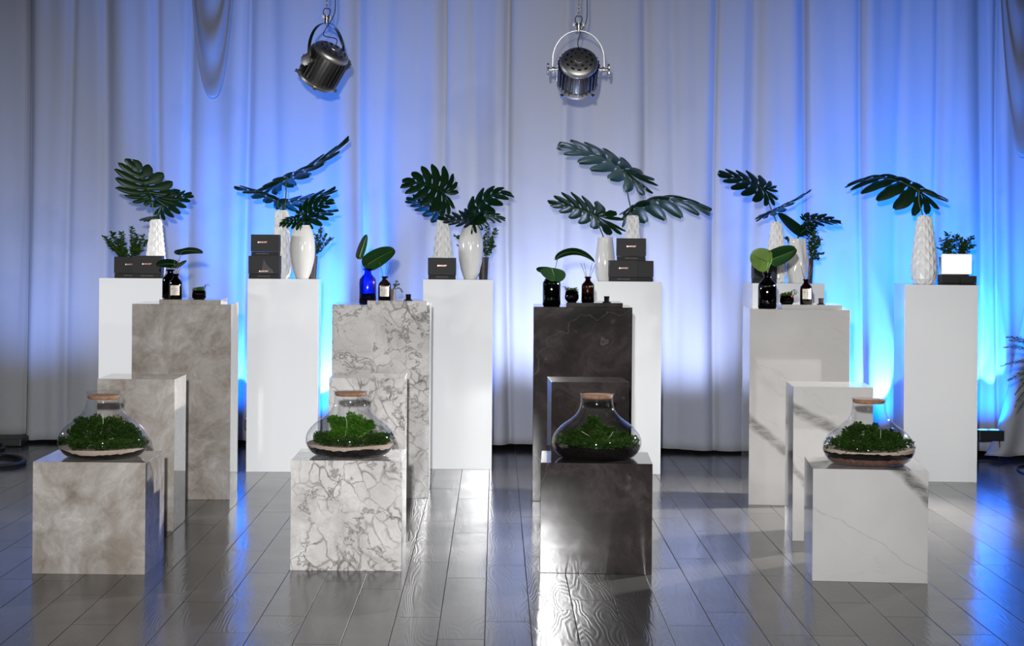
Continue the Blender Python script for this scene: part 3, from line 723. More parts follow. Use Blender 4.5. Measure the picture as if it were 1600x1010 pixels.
# 4
v, m4 = facet_vase(988, 337, WD['w4'] + .12, 'faceted white vase behind the three black boxes', 16, 29)
v, m4b = lathe_vase('tapered_vase', 945.5, 371, WD['w4'] - .02, 'smooth tapered white vase left of the three black boxes', [(22, 0), (29, .15), (31, .38), (29, .62), (25, .85), (23, 1)])
mon('highest right-hand monstera leaf pointing left with hanging fingers', (978, 270), (868, 230), (-6, 17), WD['w4'] + .12, m4, (981, 305), hw=.20, arch=.09, droop=.10, seed=31, basal=1.35)
mon('wide monstera leaf reaching right with hanging fingers, over the boxes', (990, 325), (1112, 334), (3, 15), WD['w4'] + .08, m4, None, hw=.20, arch=.14, droop=.20, seed=32, basal=.6)
mon('broad front-facing monstera leaf over the tapered vase', (931, 338), (857, 320), (8, 24), WD['w4'] - .02, m4b, (937, 356), hw=.18, arch=.06, droop=.02, fold=.04, seed=33, basal=2.2, sdep=.10, lean=-.01)
# 5
v, m5 = facet_vase(1213, 347, WD['w5'] + .02, 'faceted white vase on the mostly hidden white plinth', 13, 29)
v, m5b = lathe_vase('rippled_vase', 1246, 373, WD['w5'] - .04, 'rippled white vase beside the faceted vase, behind the amber diffuser', [(26, 0), (31, .15), (33, .35), (31, .6), (26, .85), (25, 1)], fn=lambda a, z, i, k: 1 + .07 * math.sin(5 * a + z * 14) + .02 * math.sin(11 * a - z * 20), n=96)
mon('monstera leaf pointing left with open slits, above the rippled vase', (1194, 296), (1120, 270), (8, -20), WD['w5'] + .02, m5, (1203, 322), hw=.16, arch=.03, droop=.08, fold=.04, seed=41, basal=1.0)
mon('narrow monstera leaf seen edge-on rising to the right', (1206, 332), (1268, 298), (2, 5), WD['w5'] + .04, m5, None, hw=.13, arch=-.03, droop=.09, seed=42, basal=1.4)
mon('plain monstera leaf rising left from the rippled vase', (1252, 366), (1214, 334), (8, -7), WD['w5'] - .04, m5b, None, hw=.07, arch=-.02, droop=.02, seed=43, basal=.6, kind='s', mat='leaf')
mon('rounded leaf with blue underside reaching right from rippled vase', (1259, 345), (1315, 350), (-2, -11), WD['w5'], m5b, (1250, 362), hw=.10, arch=.06, droop=.03, seed=44, basal=.4)
mon('small dark monstera leaf just above the rippled vase', (1254, 362), (1278, 352), (-2, -9), WD['w5'] - .06, m5b, None, hw=.07, arch=.05, droop=.05, seed=45, basal=.6)
# 6
v, m6 = facet_vase(1444, 337, WD['w6'] + .02, 'faceted white vase on the rightmost white plinth', 17, 39)
mon('solitary monstera leaf pointing left over the rightmost white plinth', (1436, 299), (1322, 292), (-10, 14), WD['w6'] + .02, m6, (1436, 316), hw=.15, arch=.15, droop=.20, seed=51, basal=1.15, lean=-.01)

# ------------------------------------------------------------------ gift boxes
def text_mesh(body, size, loc, parent, mat, name='printed_text', ext=.0003, align='CENTER'):
    cu = bpy.data.curves.new(name, 'FONT'); cu.body = body; cu.size = size; cu.align_x = align; cu.align_y = 'CENTER'; cu.extrude = ext; cu.resolution_u = 2
    to = bpy.data.objects.new('tmp', cu); C.objects.link(to)
    dg = bpy.context.evaluated_depsgraph_get(); me = bpy.data.meshes.new_from_object(to.evaluated_get(dg)); bpy.data.objects.remove(to); bpy.data.curves.remove(cu)
    me.materials.append(MAT[mat]); o = bpy.data.objects.new(name, me); C.objects.link(o); o.parent = parent; o.location = loc; o.rotation_euler = (PI / 2, 0, 0)
    return o
def gift_box(x0, x1, y0, y1, D, zb, label, rz=0.0, logo=True, style=0, dep=.12, lx=0.0):
    xa = X(x0, D); xb = X(x1, D); h = (y1 - y0) * D / FPX; w = xb - xa
    root = thing('gift_box', label, 'box', ((xa + xb) / 2, D, zb), rz, 'black gift boxes on the white plinths')
    hb = h * .20
    bb_ = M().box((0, dep / 2, hb / 2), (w * .97, dep * .97, hb)).obj('box_base', 'box', root, bevel=.0008)
    bl_ = M().box((0, dep / 2, hb + .001 + (h - hb) / 2), (w, dep, h - hb - .001)).obj('box_lid', 'boxlid', root, bevel=.001)
    if logo:
        zz = h * .64 if style == 0 else h * .33
        if style == 1:
            a = M(); a.add([(-w * .08, -.0006, h * .34), (0, -.0006, h * .86), (w * .09, -.0006, h * .62), (w * .30, -.0006, h * .36), (w * .33, -.0006, h * .25), (-w * .25, -.0006, h * .25)], [(0, 1, 2, 3, 4, 5)]); a.obj('dark_mountain_print', 'blackprint', bl_, smooth=False)
        M().box((lx - .0265, -.0007, zz), (.006, .001, .0085)).obj('logo_mark', 'foil', bl_, smooth=False)
        text_mesh('BARCSET', .0125, (lx + .004, -.0006, zz), bl_, 'copper', 'logo_text')
        text_mesh('HOME COLLECTION', .0085, (lx, .0015, hb * .55), bb_, 'dimfoil', 'base_text')
    return root
WF = {k: PL[k][1] for k in WD}
gift_box(178, 222, 404, 436.5, WF['w1'] + .13, ZW, 'black gift box half hidden at left edge of the leftmost white plinth', lx=.012)
gift_box(206.5, 252, 402, 437, WF['w1'] + .008, ZW, 'black gift box standing in front beside the faceted vase, far left')
gift_box(388, 436, 401.5, 437, WF['w2'] + .02, ZW, 'black gift box with dark mountain print, lower of the two stacked', style=1, dep=.15)
gift_box(391.5, 435, 368.5, 402, WF['w2'] + .03, ZW + .0355 * WF['w2'] / 3.05, 'black gift box on top of the mountain print box', dep=.13, lx=-.015)
gift_box(668.5, 712.5, 401, 434.5, WF['w3'] + .01, ZW, 'single black gift box on the central white plinth')
gift_box(990, 1021, 406, 438, WF['w4'] + .06, ZW, 'darker black gift box at right behind the lower front box', style=1, lx=-.02, logo=False)
gift_box(952.5, 996, 406, 438.5, WF['w4'] + .008, ZW, 'black gift box at lower front left of the trio', dep=.13)
gift_box(963.5, 1009, 371, 406, WF['w4'] + .015, ZW + 32.5 * (WF['w4'] + .008) / FPX, 'black gift box on top of the trio with blue-lit side', dep=.13, rz=-.05)
gift_box(1178, 1214, 410, 442, WF['w5'] + .05, ZW, 'black gift box behind the bright green leaf', logo=False)
gift_box(1472, 1500, 429, 444.5, WF['w6'] + .02, ZW, 'low black box under the glowing panel, left one', logo=False)
gift_box(1500.5, 1526, 431.5, 445.5, WF['w6'] + .03, ZW, 'low black box under the glowing panel, right one', logo=False, dep=.09)
# glowing marble-look panel standing on the two low boxes
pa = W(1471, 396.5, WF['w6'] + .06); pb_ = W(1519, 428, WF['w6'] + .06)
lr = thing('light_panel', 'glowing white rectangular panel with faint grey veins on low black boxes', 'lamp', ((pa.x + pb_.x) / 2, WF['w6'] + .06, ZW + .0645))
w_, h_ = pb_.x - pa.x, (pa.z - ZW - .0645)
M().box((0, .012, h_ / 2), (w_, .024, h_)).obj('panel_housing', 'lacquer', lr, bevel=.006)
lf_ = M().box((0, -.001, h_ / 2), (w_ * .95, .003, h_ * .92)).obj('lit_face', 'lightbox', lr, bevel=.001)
vl = M()
for q in ((.62, .15, .95, .9), (.72, .1, .86, .62), (.9, .2, .88, .95)):
    pts = [((q[0] + (q[2] - q[0]) * s_ - .5) * w_ * .95 + .002 * math.sin(s_ * 9), -.003, (q[1] + (q[3] - q[1]) * s_) * h_ * .92 + .003) for s_ in [k / 8 for k in range(9)]]
    vl.tube(pts, .0007, 4)
vl.obj('vein_lines', 'veinline', lf_)

# ------------------------------------------------------------------ potted sprigs on the white row
def sprig(px_pot, wpot, y_top, D, label, stems, zb=ZW, seed=1, leaf=.028, pot=True, name='potted_sprig', r_st=.0016, group='leafy plants in dark pots'):
    rnd = random.Random(seed); x = X(px_pot, D); k = D / FPX; h = W(px_pot, y_top, D).z - zb
    root = thing(name, label, 'plant', (x, D, zb), 0, group); r = wpot * k / 2
    if pot:
        M().lathe([(r * .78, 0), (r, h), (r * .93, h), (r * .9, h * .86)], 28).obj('pot', 'pot', root)
        M().lathe([(r * .88, h * .80), (r * .88, h * .88)], 20).obj('soil', 'soil', root)
    else: h = 0.0
    for (ax, ay, lean) in stems:
        top = W(ax, ay, D) - Vector((x, D, zb)); base = Vector((r * .25 * math.copysign(1, top.x) if abs(top.x) > .01 else 0, 0, h * .85))
        top.y = lean; pts = []
        for i in range(9):
            t = i / 8; p = base.lerp(top, t); p.z += .02 * math.sin(t * PI); p.x += .01 * math.sin(t * PI) * math.copysign(1, top.x); pts.append(p)
        st = M().tube(pts, r_st, 5).obj('stem', 'stalk', root)
        m = M(); n = int((top - base).length / (leaf * .22))
        for i in range(n):
            t = .18 + .82 * i / n; q = t * 8; j = min(int(q), 7); p = pts[j].lerp(pts[j + 1], q - j)
            for s_ in range(2):
                a = rnd.uniform(0, 2 * PI); d = Vector((math.cos(a), math.sin(a) * .8, rnd.uniform(-.1, .8))).normalized(); L = leaf * rnd.uniform(.7, 1.25)
                s2 = d.cross(Vector((rnd.uniform(-.4, .4), rnd.uniform(-.6, .2), 1))).normalized() * L * .33
                u_ = d.cross(s2).normalized() * L * .08
                m.add([p, p + d * L * .35 - s2 * .85 + u_, p + d * L * .7 - s2 * .8 + u_, p + d * L, p + d * L * .7 + s2 * .8 + u_, p + d * L * .35 + s2 * .85 + u_, p + d * L * .5], [(0, 1, 6), (1, 2, 6), (2, 3, 6), (3, 4, 6), (4, 5, 6), (5, 0, 6)])
        m.obj('stem_leaves', 'sprig', st, smooth=False)
    return root
sprig(200, 34, 408, WF['w1'] + .33, 'bushy green plant behind the boxes at the far left', [(163, 370, 0), (176, 362, -.03), (188, 372, .02), (205, 356, 0), (214, 366, .03), (226, 368, .0), (196, 380, -.05), (172, 385, .03), (218, 382, -.02), (206, 384, .05), (184, 388, -.05), (232, 374, .05), (181, 374, .06), (192, 362, -.04), (210, 374, -.06), (200, 390, -.1), (222, 392, -.08), (168, 376, -.02)], seed=2)
sprig(487, 18, 400, WF['w2'] + .30, 'green plant in brown pot half hidden by the left barrel vase', [(502, 356, 0), (519, 372, 0), (510, 366, .03), (494, 366, -.03), (500, 380, 0), (456, 372, .02)], seed=3, leaf=.020)
sprig(755, 17, 402, WF['w3'] + .30, 'green plant in brown pot half hidden by the central barrel vase', [(760, 356, 0), (775, 358, 0), (768, 375, .03), (757, 370, -.03), (712, 368, .02), (772, 384, .02), (716, 384, 0)], seed=4, leaf=.026)
sprig(1262, 18, 404, WF['w5'] + .30, 'green plant trailing behind the rippled vase', [(1281, 372, 0), (1270, 352, 0), (1276, 362, .03), (1284, 398, -.03), (1264, 366, 0), (1274, 385, 0), (1228, 372, 0), (1280, 408, .03)], seed=5)
sprig(1492, 50, 402, WF['w6'] + .27, 'bushy green plant in dark pot behind the glowing panel', [(1471, 374, 0), (1480, 364, -.02), (1494, 366, .02), (1500, 372, 0), (1518, 370, 0), (1508, 380, .03), (1468, 388, 0), (1486, 376, .04), (1521, 384, -.02), (1490, 370, -.05), (1502, 384, -.05), (1478, 382, .05), (1512, 377, .04)], seed=6)

# ------------------------------------------------------------------ slabs and small objects on the tall plinths
SL = [('t1', 249, 345, 'taupe marble slab under the labelled bottle'), ('t2', 574, 667, 'white veined marble slab under the amber diffuser'),
      ('t3', 885, 973, 'dark marble slab under the round terrarium'), ('t4', 1222, 1316, 'pale marble slab under the amber diffuser on the right')]
for k, xa, xb, lab in SL:
    x, y, t = PL[k]; D = y + .004; a = X(xa, D, 472); b = X(xb, D, 472)
    o = M().box((0, .20, .0125), (b - a, .40, .025)).obj('marble_slab', KM[k[1]], bevel=.0012)
    o.location = ((a + b) / 2, D + (0.003 if k == 't4' else 0), ZT); o.rotation_euler = (0, 0, t); tag(o, lab, 'slab', 'marble slabs on the tall plinths')
ZS = ZT + .025

BOT = [(.92, 0), (1.0, .03), (1.0, .60), (.93, .70), (.62, .79), (.44, .84), (.40, .88), (.40, .94), (.56, .95), (.56, .985), (.46, 1.0)]
def bottle(px, wpx, y_top, D, zb, label, mat, cat='bottle', prof=BOT, labelcol=True, reeds=None, fill=.45, liquid='liquid', name='apothecary_bottle', reedmat='wood', group=None, lab=(.15, .58)):
    x = X(px, D, 450); k = D / FPX; h = W(px, y_top, D).z - zb; r = wpx * k / 2
    root = thing(name, label, cat, (x, D, zb), 0, group)
    P = []
    for (a, b), (c, d) in zip(prof, prof[1:]):
        P += [(a * r, b * h), ((a + c) / 2 * r, (b + d) / 2 * h)]
    P.append((prof[-1][0] * r, prof[-1][1] * h))
    M().lathe(P, 40, cap1=False).obj('bottle_glass', mat, root, sharp=50)
    M().lathe([(.90 * r, .012 * h), (.95 * r, .05 * h), (.95 * r, fill * h)], 32).obj('bottle_contents', liquid, root)
    if labelcol:
        m = M(); n = 14; rows = []
        for zz in (lab[0] * h, lab[1] * h): rows.append([(1.015 * r * math.cos(-PI / 2 + q), 1.015 * r * math.sin(-PI / 2 + q), zz) for q in [(-.78 + 1.56 * i / n) for i in range(n + 1)]])
        pl_ = m.grid(rows).obj('paper_label', 'label', root, sharp=180)
        zc = (lab[0] * .35 + lab[1] * .65) * h
        e = M(); e.lathe([(.0032, 0), (.0032, .0008)], 12); mk = e.obj('label_emblem', 'ink', pl_); mk.location = (-.42 * r, -1.0 * r + .06 * r, zc); mk.rotation_euler = (PI / 2, 0, -.4)
        for i_, (tw, zz) in enumerate(((.42, .62), (.5, .45), (.36, .28))):
            z_ = (lab[0] + (lab[1] - lab[0]) * zz) * h; rr = [[(1.03 * r * math.cos(-PI / 2 + .12 + q), 1.03 * r * math.sin(-PI / 2 + .12 + q), z_ + dz) for q in [(-tw * .3 + tw * j / 6) for j in range(7)]] for dz in (0, .0016)]
            M().grid(rr).obj('label_print', 'ink', pl_)
    if reeds:
        for dx, dy in reeds:
            M().tube([(-.30 * dx * r * 1.2, -.2 * dy * r, .02 * h), (dx * r * .30, dy * r * .2, h), (dx * r * 1.0, dy * r * .6, h + .085 - abs(dx) * .008)], .0013, 6).obj('reed', reedmat, root)
    return root, Vector((x, D, zb + h))

Y1, Y2, Y3, Y4 = (PL[k][1] for k in ('t1', 't2', 't3', 't4'))
# plinth 1
b, _ = bottle(274.5, 20, 428, Y1 + .10, ZS, 'dark amber reed diffuser bottle with cream label on the taupe slab', 'amber', reeds=[(-.3, .4), (1.1, .2), (.6, -.5), (.2, .6)], lab=(.16, .55), fill=.15)
b, mo = bottle(266, 25, 421, Y1 + .26, ZS, 'large smoked glass bottle behind the labelled bottle on the taupe slab', 'smoke', labelcol=False, fill=.3, liquid='darkliquid', name='glass_bottle')
G_L = 'round leaves in the bottles on the tall plinths'
def rl(label, base, tip, side, D, mouth, **kw):
    via = kw.pop('via', None); st = [Vector(mouth) + Vector((0, 0, -.06)), Vector(mouth)]
    if via: st.append(W(via[0], via[1], D))
    return leaf_obj('round_leaf', label, 'leaf', base, tip, side, D, st, kind='s', mat=kw.pop('mat', 'leaf'), group=G_L, stalk_r=.0018, **kw)
rl('flat dark leaf held high over the smoked bottle on the left', (283, 394), (317, 396), (-3, 5), Y1 + .26, mo, via=(279, 408), hw=.07, arch=.10, droop=.08, basal=2.0)
rl('dark leaf reaching left in front of the black box, left smoked bottle', (275, 414), (244, 415), (0, 7), Y1 + .20, mo, hw=.06, droop=.04, arch=.06)
rl('small narrow leaf pointing right from the left smoked bottle', (277, 417), (292, 408), (1, 2), Y1 + .22, mo, hw=.03, droop=.02)
def glass_planter(px, wpx, y_top, D, zb, label, seed, mat='smoke', round_=False, hgt=.6, sz=.010, fan=None):
    x = X(px, D, 460); k = D / FPX; r = wpx * k / 2; h = W(px, y_top, D).z - zb; hg = h * hgt; rnd = random.Random(seed)
    root = thing('glass_planter', label, 'planter', (x, D, zb), 0, 'small dark glass planters')
    pr = [(.75 * r, 0), (.98 * r, .2 * hg), (1.0 * r, .6 * hg), (.9 * r, hg)] if not round_ else [(.6 * r, 0), (.95 * r, .25 * hg), (r, .5 * hg), (.9 * r, .8 * hg), (.72 * r, hg)]
    M().lathe(crom(pr, 4), 32, cap1=False).obj('planter_glass', mat, root)
    M().lathe([(.70 * r, .003), (.9 * r, .25 * hg), (.9 * r, .6 * hg)], 24).obj('soil', 'soil', root)
    m = M()
    for _ in range(9): tufts(m, (rnd.uniform(-.6, .6) * r, rnd.uniform(-.4, .4) * r, hg * .85 + rnd.uniform(0, .35) * (h - hg)), r * .45, 60, sz, rnd, lambda p: p.z > hg * .6)
    if fan:
        for fx, fz in fan: 
            for s_ in range(10): tufts(m, (fx * r * s_ / 9, -.3 * r, hg * .8 + fz * s_ / 9), .006, 6, sz, rnd)
    m.obj('succulent_leaves', 'sprig', root, smooth=False)
    return root
glass_planter(311, 22, 445, Y1 + .14, ZS, 'small smoked glass pot of succulents on the taupe slab', 4, fan=[(1.3, .045)])
# plinth 2
b, mo = bottle(574.5, 27, 419.5, Y2 + .16, ZT, 'cobalt blue glass bottle on the densely veined tall plinth', 'bluegl', labelcol=False, fill=.30, liquid='darkliquid', name='glass_bottle')
rl('upright slender leaf over the blue bottle', (562, 401), (573, 367), (6, 2), Y2 + .16, mo, via=(569, 408), hw=.025, droop=0, arch=0, basal=.8, mat='leaf')
rl('broad dark leaf over the blue bottle pointing right', (575, 413), (617, 391), (7, 12), Y2 + .13, mo, hw=.07, droop=.02, arch=.03, sdep=.03)
bottle(601, 20, 432, Y2 + .09, ZS, 'amber reed diffuser bottle with cream label beside the blue bottle', 'amber', reeds=[(-.8, .3), (.3, .5), (1.2, .2), (.8, -.4)], lab=(.16, .58), fill=.15)
def stopper(px, D, zb, label):
    x = X(px, D, 465); root = thing('bottle_stopper', label, 'stopper', (x, D, zb), 0, 'black bottle stoppers on the slabs')
    M().lathe([(.024, 0), (.0245, .003), (.023, .0055), (.014, .006)], 28).obj('stopper_flange', 'blackgloss', root)
    M().lathe([(.0150, .006), (.0150, .028), (.0165, .030), (.0165, .035), (.013, .0365)], 28).obj('stopper_plug', 'blackgloss', root)
stopper(638, Y2 + .08, ZS, 'black stopper on the veined white slab')
sprig(612, 14, 452, Y2 + .20, 'small feathery plant pot behind the diffuser by the blue bottle', [(624, 446, 0), (620, 440, 0), (628, 458, .01), (618, 450, -.01), (615, 446, 0)], zb=ZS, seed=9, leaf=.010)
# plinth 3
CYL = [(.90, 0), (1.0, .05), (1.0, .80), (.95, .90), (.80, .95), (.80, 1.0)]
b, mo = bottle(862, 28, 436, Y3 + .16, ZT, 'dark cylindrical glass vase on the tall dark marble plinth', 'smoke', 'vase', prof=CYL, labelcol=False, fill=.35, liquid='darkliquid', name='glass_vase')
rl('slender arched leaf over the dark glass vase pointing right', (872, 401), (929, 411), (1, 5), Y3 + .16, mo, via=(868, 418), hw=.05, arch=.20, droop=.05, basal=.6)
rl('broad dark leaf covering the mouth of the dark glass vase', (862, 420), (868, 441), (20, 1), Y3 + .12, mo, hw=.075, arch=.1, droop=.12, sdep=.02, basal=.8)
rl('folded dark leaf pointing left from the dark glass vase', (861, 424), (838, 422), (2, 6), Y3 + .14, mo, hw=.035, droop=.05)
glass_planter(893.5, 22, 446, Y3 + .10, ZS, 'round smoked glass terrarium with succulents on the dark slab', 8, round_=True, hgt=.72, fan=[(-1.2, .03)])
bottle(918.5, 20, 432.5, Y3 + .09, ZS, 'amber reed diffuser bottle on the dark marble slab', 'amber', labelcol=False, reeds=[(-1.1, .3), (-.6, .5), (.7, .3), (1.2, -.4)], fill=.35)
stopper(948, Y3 + .08, ZS, 'black stopper on the dark marble slab')
# plinth 4
b, mo = bottle(1199, 29, 426, Y4 + .13, ZT, 'dark glass bottle under the bright green leaf', 'smoke', labelcol=False, fill=.3, liquid='darkliquid', name='glass_bottle')
rl('bright green heart-shaped leaf in the dark bottle at right', (1200, 410), (1173, 398), (-6, 17), Y4 + .11, mo, via=(1198, 418), hw=.07, arch=0, droop=0, fold=.03, sdep=.01, mat='leaf_light', basal=.9)
rl('dark green leaf beside the bright green leaf', (1207, 405), (1245, 390), (6, 13), Y4 + .12, mo, hw=.07, droop=.03, arch=0, sdep=.03, basal=.7)
glass_planter(1229.5, 22, 451, Y4 + .12, ZS, 'square-shouldered smoked pot with wispy succulents on the pale slab', 12, hgt=.55, fan=[(1.4, .03), (1.2, .045)])
bottle(1259.5, 19, 436.5, Y4 + .09, ZS, 'amber reed diffuser bottle with label on the pale slab', 'amber', reeds=[(-.9, .3), (.7, .5), (1.2, .2)], lab=(.22, .62), fill=.2)
stopper(1283, Y4 + .09, ZS, 'black stopper on the pale marble slab')

# ------------------------------------------------------------------ hanging stage lamps
def stage_lamp(px, py, D, yaw, elev, label, label_ring):
    P = W(px, py, D); root = thing('hanging_stage_lamp', label, 'lamp', P, 0, 'hanging metal stage lamps')
    Rz = Matrix.Rotation(yaw, 3, 'Z')
    nrm = Rz @ Vector((0, -math.cos(elev), math.sin(elev))); pv = Rz @ Vector((1, 0, 0)); upv = pv.cross(nrm) * -1
    B = Matrix((pv, nrm.cross(pv), nrm)).transposed()     # local z = axis towards the back cap
    def tr(m): m.v = [tuple(B @ Vector(v)) for v in m.v]; return m
    # drum with cooling fins
    n = 28; m = M()
    m.lathe([(.100, -.13), (.112, -.12), (.112, .055), (.105, .075)], 56)
    for k in range(n):
        a = 2 * PI * k / n; R2 = Matrix.Rotation(a, 3, 'Z'); m.box(R2 @ Vector((.121, 0, -.03)), (.024, .006, .17), R2)
    tr(m).obj('finned_drum', 'dsteel', root, bevel=0)
    m = M().lathe([(.118, .055), (.121, .062), (.118, .078), (.106, .092), (.060, .100), (.030, .103), (.028, .108), (.012, .110)], 56); cap_ = tr(m).obj('back_cap', 'steel', root)
    m = M()
    for ring, cnt, rr in ((0, 12, .082), (1, 8, .052)):
        for k in range(cnt):
            a = 2 * PI * (k + .5 * ring) / cnt; R2 = Matrix.Rotation(a, 3, 'Z'); m.box(R2 @ Vector((rr, 0, .0985 if ring == 0 else .1015)), (.010, .022 if ring == 0 else .016, .004), R2)
    tr(m).obj('vent_slots', 'blackpl', cap_, smooth=False)
    m = M().lathe([(.126, -.150), (.130, -.145), (.130, -.128), (.112, -.120)], 56); tr(m).obj('lens_ring', 'steel', root)
    for k in range(4):
        a = 2 * PI * (k + .5) / 4; m = M(); R2 = Matrix.Rotation(a, 3, 'Z'); m.box(R2 @ Vector((.136, 0, -.142)), (.022, .020, .016), R2); tr(m).obj('ring_clip', 'chrome', root)
    m = M().lathe([(.124, -.149), (.10, -.152)], 48); tr(m).obj('lens', 'blackgloss', root)
    # yoke: flat strap, vertical plane through the pivot axis
    pts = []
    for k in range(25):
        a = PI * k / 24; pts.append(pv * (-.162 * math.cos(a)) + Vector((0, 0, .06 + .185 * math.sin(a))))
    pts = [pv * -.162 + Vector((0, 0, -.015))] + pts + [pv * .162 + Vector((0, 0, -.015))]
    fw = pv.cross(Vector((0, 0, 1))).normalized(); m = M(); rows = []
    for i, p in enumerate(pts):
        t = (pts[min(i + 1, len(pts) - 1)] - pts[max(i - 1, 0)]).normalized(); nn = t.cross(fw).normalized() * .002
        rows.append([p - fw * .012 - nn, p + fw * .012 - nn, p + fw * .012 + nn, p - fw * .012 + nn, p - fw * .012 - nn])
    m.grid(rows).obj('yoke', 'chrome', root)
    for s_ in (-1, 1):
        R3 = pv.to_track_quat('Z', 'Y').to_matrix() if s_ > 0 else (-pv).to_track_quat('Z', 'Y').to_matrix()
        m = M().lathe([(.012, .108), (.012, .150), (.020, .152), (.020, .166), (.009, .168), (.009, .185)], 20); m.v = [tuple(R3 @ Vector(v)) for v in m.v]; m.obj('pivot_bolt', 'steel', root)
        m = M().lathe([(.034, .185), (.036, .188), (.036, .196), (.030, .198)], 40, fn=lambda a, z, i, k: 1 + .09 * math.sin(10 * a)); m.v = [tuple(R3 @ Vector(v)) for v in m.v]; m.obj('knob', 'steel', root)
    M().lathe([(.014, .240), (.014, .285), (.018, .288), (.018, .295), (.010, .297)], 20).obj('hanging_clamp', 'chrome', root)
    m = M(); m.tube([pv * -.030 + Vector((0, 0, .282)), pv * .030 + Vector((0, 0, .282))], .006, 8)
    for s_ in (-1, 1): m.box(pv * .030 * s_ + Vector((0, 0, .282)), (.014, .014, .018))
    m.obj('clamp_screw', 'dsteel', root)
    m = M(); m.tube([Vector((.022 * math.cos(a), 0, .315 + .026 * math.sin(a))) for a in [2 * PI * k / 20 for k in range(20)]], .0035, 8, True); m.obj('shackle', 'dsteel', root)
    m = M(); z = .338; i = 0; top = 4.645 - P.z
    while z < top:
        ax = Vector((1, 0, 0)) if i % 2 else Vector((0, 1, 0))
        m.tube([ax * (.0085 * math.cos(a)) + Vector((0, 0, z + .009 + .0165 * math.sin(a))) for a in [2 * PI * k / 12 for k in range(12)]], .0026, 6, True); z += .0262; i += 1
    m.obj('chain', 'dsteel', root)
    q0 = nrm * .108 + Vector((0, 0, .0)); cab = [q0, q0 + nrm * .03 + Vector((0, 0, .03)), Vector((-.02 if abs(yaw) > .3 else -.004, 0, .17)), Vector((.012, 0, .235)), Vector((.035, 0, .275)), Vector((.052, 0, .33)), Vector((.052, 0, .45)), Vector((.045, 0, .8)), Vector((.03, 0, top))]
    c = []
    for i in range(len(cab) - 1):
        p0 = cab[max(i - 1, 0)]; p1 = cab[i]; p2 = cab[i + 1]; p3 = cab[min(i + 2, len(cab) - 1)]
        for k in range(6):
            t = k / 6; c.append(0.5 * ((2 * p1) + (p2 - p0) * t + (2 * p0 - 5 * p1 + 4 * p2 - p3) * t * t + (3 * p1 - p0 - 3 * p2 + p3) * t ** 3))
    c.append(cab[-1]); M().tube(c, .003, 6).obj('power_cable', 'rubber', root)
    return root
stage_lamp(903.5, 109, 12.3, 0.0, math.radians(34), 'hanging finned metal stage lamp facing the room, right one', '')
stage_lamp(510, 97, 12.3, math.radians(52), math.radians(52), 'hanging finned metal stage lamp turned sideways, left one', '')

# ------------------------------------------------------------------ blue uplights
ULAB = ['blue floor uplight behind the left edge of the second white plinth', 'blue floor uplight behind the right edge of the second white plinth', 'blue floor uplight hidden behind the central white plinth', 'blue floor uplight hidden behind the rightmost white plinth', 'blue floor uplight with glowing lens right of the rightmost plinth']
for (px, ax, en), lab in zip(UPL, ULAB):
    D = cy(X(px, 13.5)) - .25
    P = W(px, 678, D); P.z = 0
    root = thing('uplight', lab, 'lamp', P, 0, 'blue uplights along the curtain')
    hs_ = M().box((0, 0, .185), (.17, .12, .07)).obj('housing', 'blackpl', root, bevel=.004)
    for s_ in (-1, 1): M().box((.075 * s_, .03, .076), (.005, .03, .15)).obj('bracket', 'blackpl', root)
    M().box((0, .03, .003), (.156, .05, .006)).obj('foot_plate', 'blackpl', root)
    m = M()
    m.lathe([(.034, .2202), (.036, .2215), (.030, .2235)], 28, (0.03, 0, 0)); m.obj('lens', 'lens', hs_)
    m = M(); m.lathe([(.034, .2202), (.036, .2215), (.030, .2235)], 28, (-.045, 0, 0)); m.obj('lens', 'lens', hs_)
    for dx in ((.03, -.045) if px == 1546 else (0,)):
        spot('uplight_beam', P + Vector((dx, .0, .235)), P + Vector((dx * 1.6 + ax, .25, .66)), en * (.5 if dx else 1), BLUE, 30 if dx else 46, .22, .010)
    spot('uplight_spill', P + Vector((0, .0, .235)), P + Vector((ax, .25, .70)), en * .20, (.0, .15, 1.0), 130, 1.0, .02)
for loc, tg, en, cl in WASH: spot('curtain_wash', loc, tg, en, cl, 70 if cl[0] < .1 else 112, 1.0, .05)

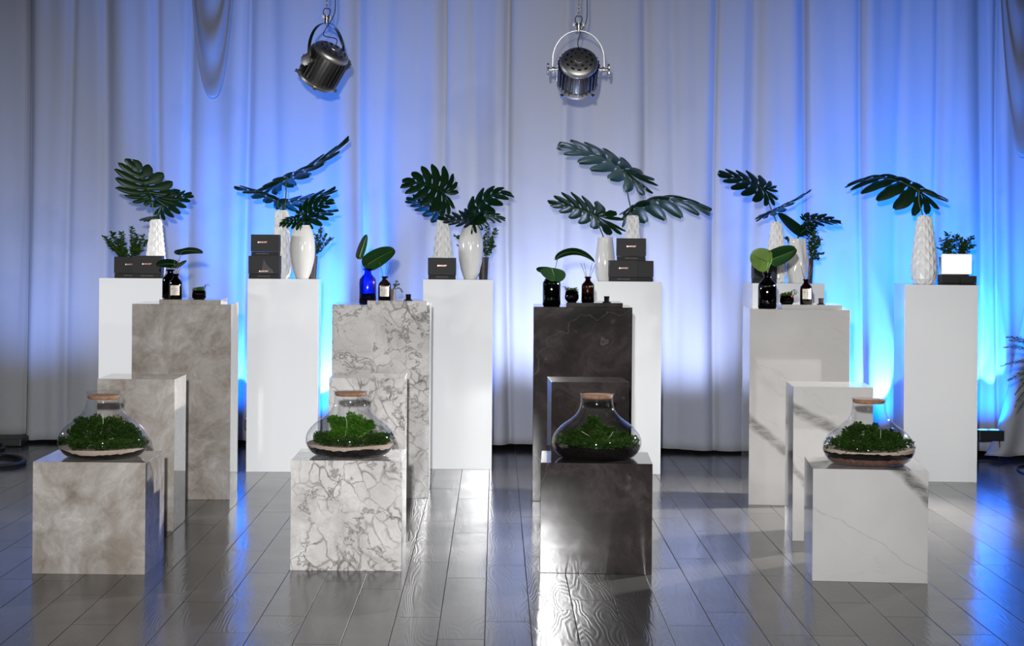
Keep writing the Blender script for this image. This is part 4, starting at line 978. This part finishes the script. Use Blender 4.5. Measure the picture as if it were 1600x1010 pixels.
# ------------------------------------------------------------------ fern at the right edge, cables
D = 12.0; fx = X(1668, D); root = thing('fern', 'feathery green fern reaching in at the right edge', 'plant', (fx, D, 0))
M().lathe([(.13, 0), (.15, .02), (.17, .62), (.16, .63), (.155, .58)], 36).obj('pot', 'pot', root)
M().lathe([(.15, .55), (.15, .585)], 24).obj('soil', 'soil', root)
rnd = random.Random(9)
FR = [((1572, 527), 0), ((1575, 545), .1), ((1563, 573), 0), ((1578, 592), -.1), ((1585, 618), 0), ((1590, 535), .2), ((1592, 640), .1), ((1640, 500), 0), ((1680, 540), .1), ((1660, 600), -.2), ((1600, 560), -.15), ((1588, 600), .2)]
for (tx, ty), dy in FR:
    T = W(tx, ty, D) - Vector((fx, D, 0)); T.y = dy; B0 = Vector((0, 0, .58)); pts = []
    for i in range(15):
        t = i / 14; p = B0.lerp(T, t); p.z += .10 * math.sin(t * PI) * (1 if T.z > .6 else 1.3); pts.append(p)
    fr = M().tube(pts, .0016, 5).obj('frond_stem', 'stalk', root); m = M()
    for i in range(60):
        q = 2.5 + 11.4 * i / 60; j = min(int(q), 13); p = pts[j].lerp(pts[j + 1], q - j); dr = (pts[j + 1] - pts[j]).normalized(); sd = dr.cross(Vector((0, .5, 1))).normalized()
        for s_ in (-1, 1):
            L = .045 * math.sin(.35 + (i / 60) * 2.6) * rnd.uniform(.8, 1.2) + .006; d = (dr * .8 + sd * s_ + Vector((0, 0, rnd.uniform(-.3, .3)))).normalized(); w2 = dr * .0022
            m.add([p - w2, p + d * L * .5 - w2, p + d * L, p + d * L * .5 + w2, p + w2], [(0, 1, 2, 3, 4)])
    m.obj('frond_leaflets', 'sprig', fr, smooth=False)
def cable(label, pts, r=.009):
    c = crom([(p[0], p[1]) for p in pts], 8); P = [W(a, b, 10) for a, b in c]; out = []
    for a, b in c:
        v0 = (b - VY) - ROLL * (a - VX); D_ = FPX * (CAMH - r) / v0; p = W(a, b, D_); p.z = r + .0005; out.append(p)
    return tag(M().tube(out, r, 8).obj('power_cable', 'rubber', origin=out[0]), label, 'cable')
cable('thick black cable loop lying on the floor at the left edge', [(-60, 712), (-20, 713), (10, 713), (32, 716), (38, 721), (28, 726), (0, 729), (-40, 731)], .016)
cable('black cable running under the raised curtain hem at far left', [(-80, 706), (-30, 705), (-5, 703), (5, 700), (2, 696), (-20, 694)], .014)
cable('dark cable loops on the floor at the far right edge', [(1640, 745), (1606, 741), (1593, 736), (1590, 731), (1600, 728), (1640, 727)], .007)
o = M().box((0, 0, .03), (1.4, .30, .055)).obj('cable_ramp', 'rubber', bevel=.008); o.location = (X(40, 13.9) - .70 - .0, 13.95, 0); tag(o, 'low black rubber ramp under the curtain hem at the left edge', 'ramp')
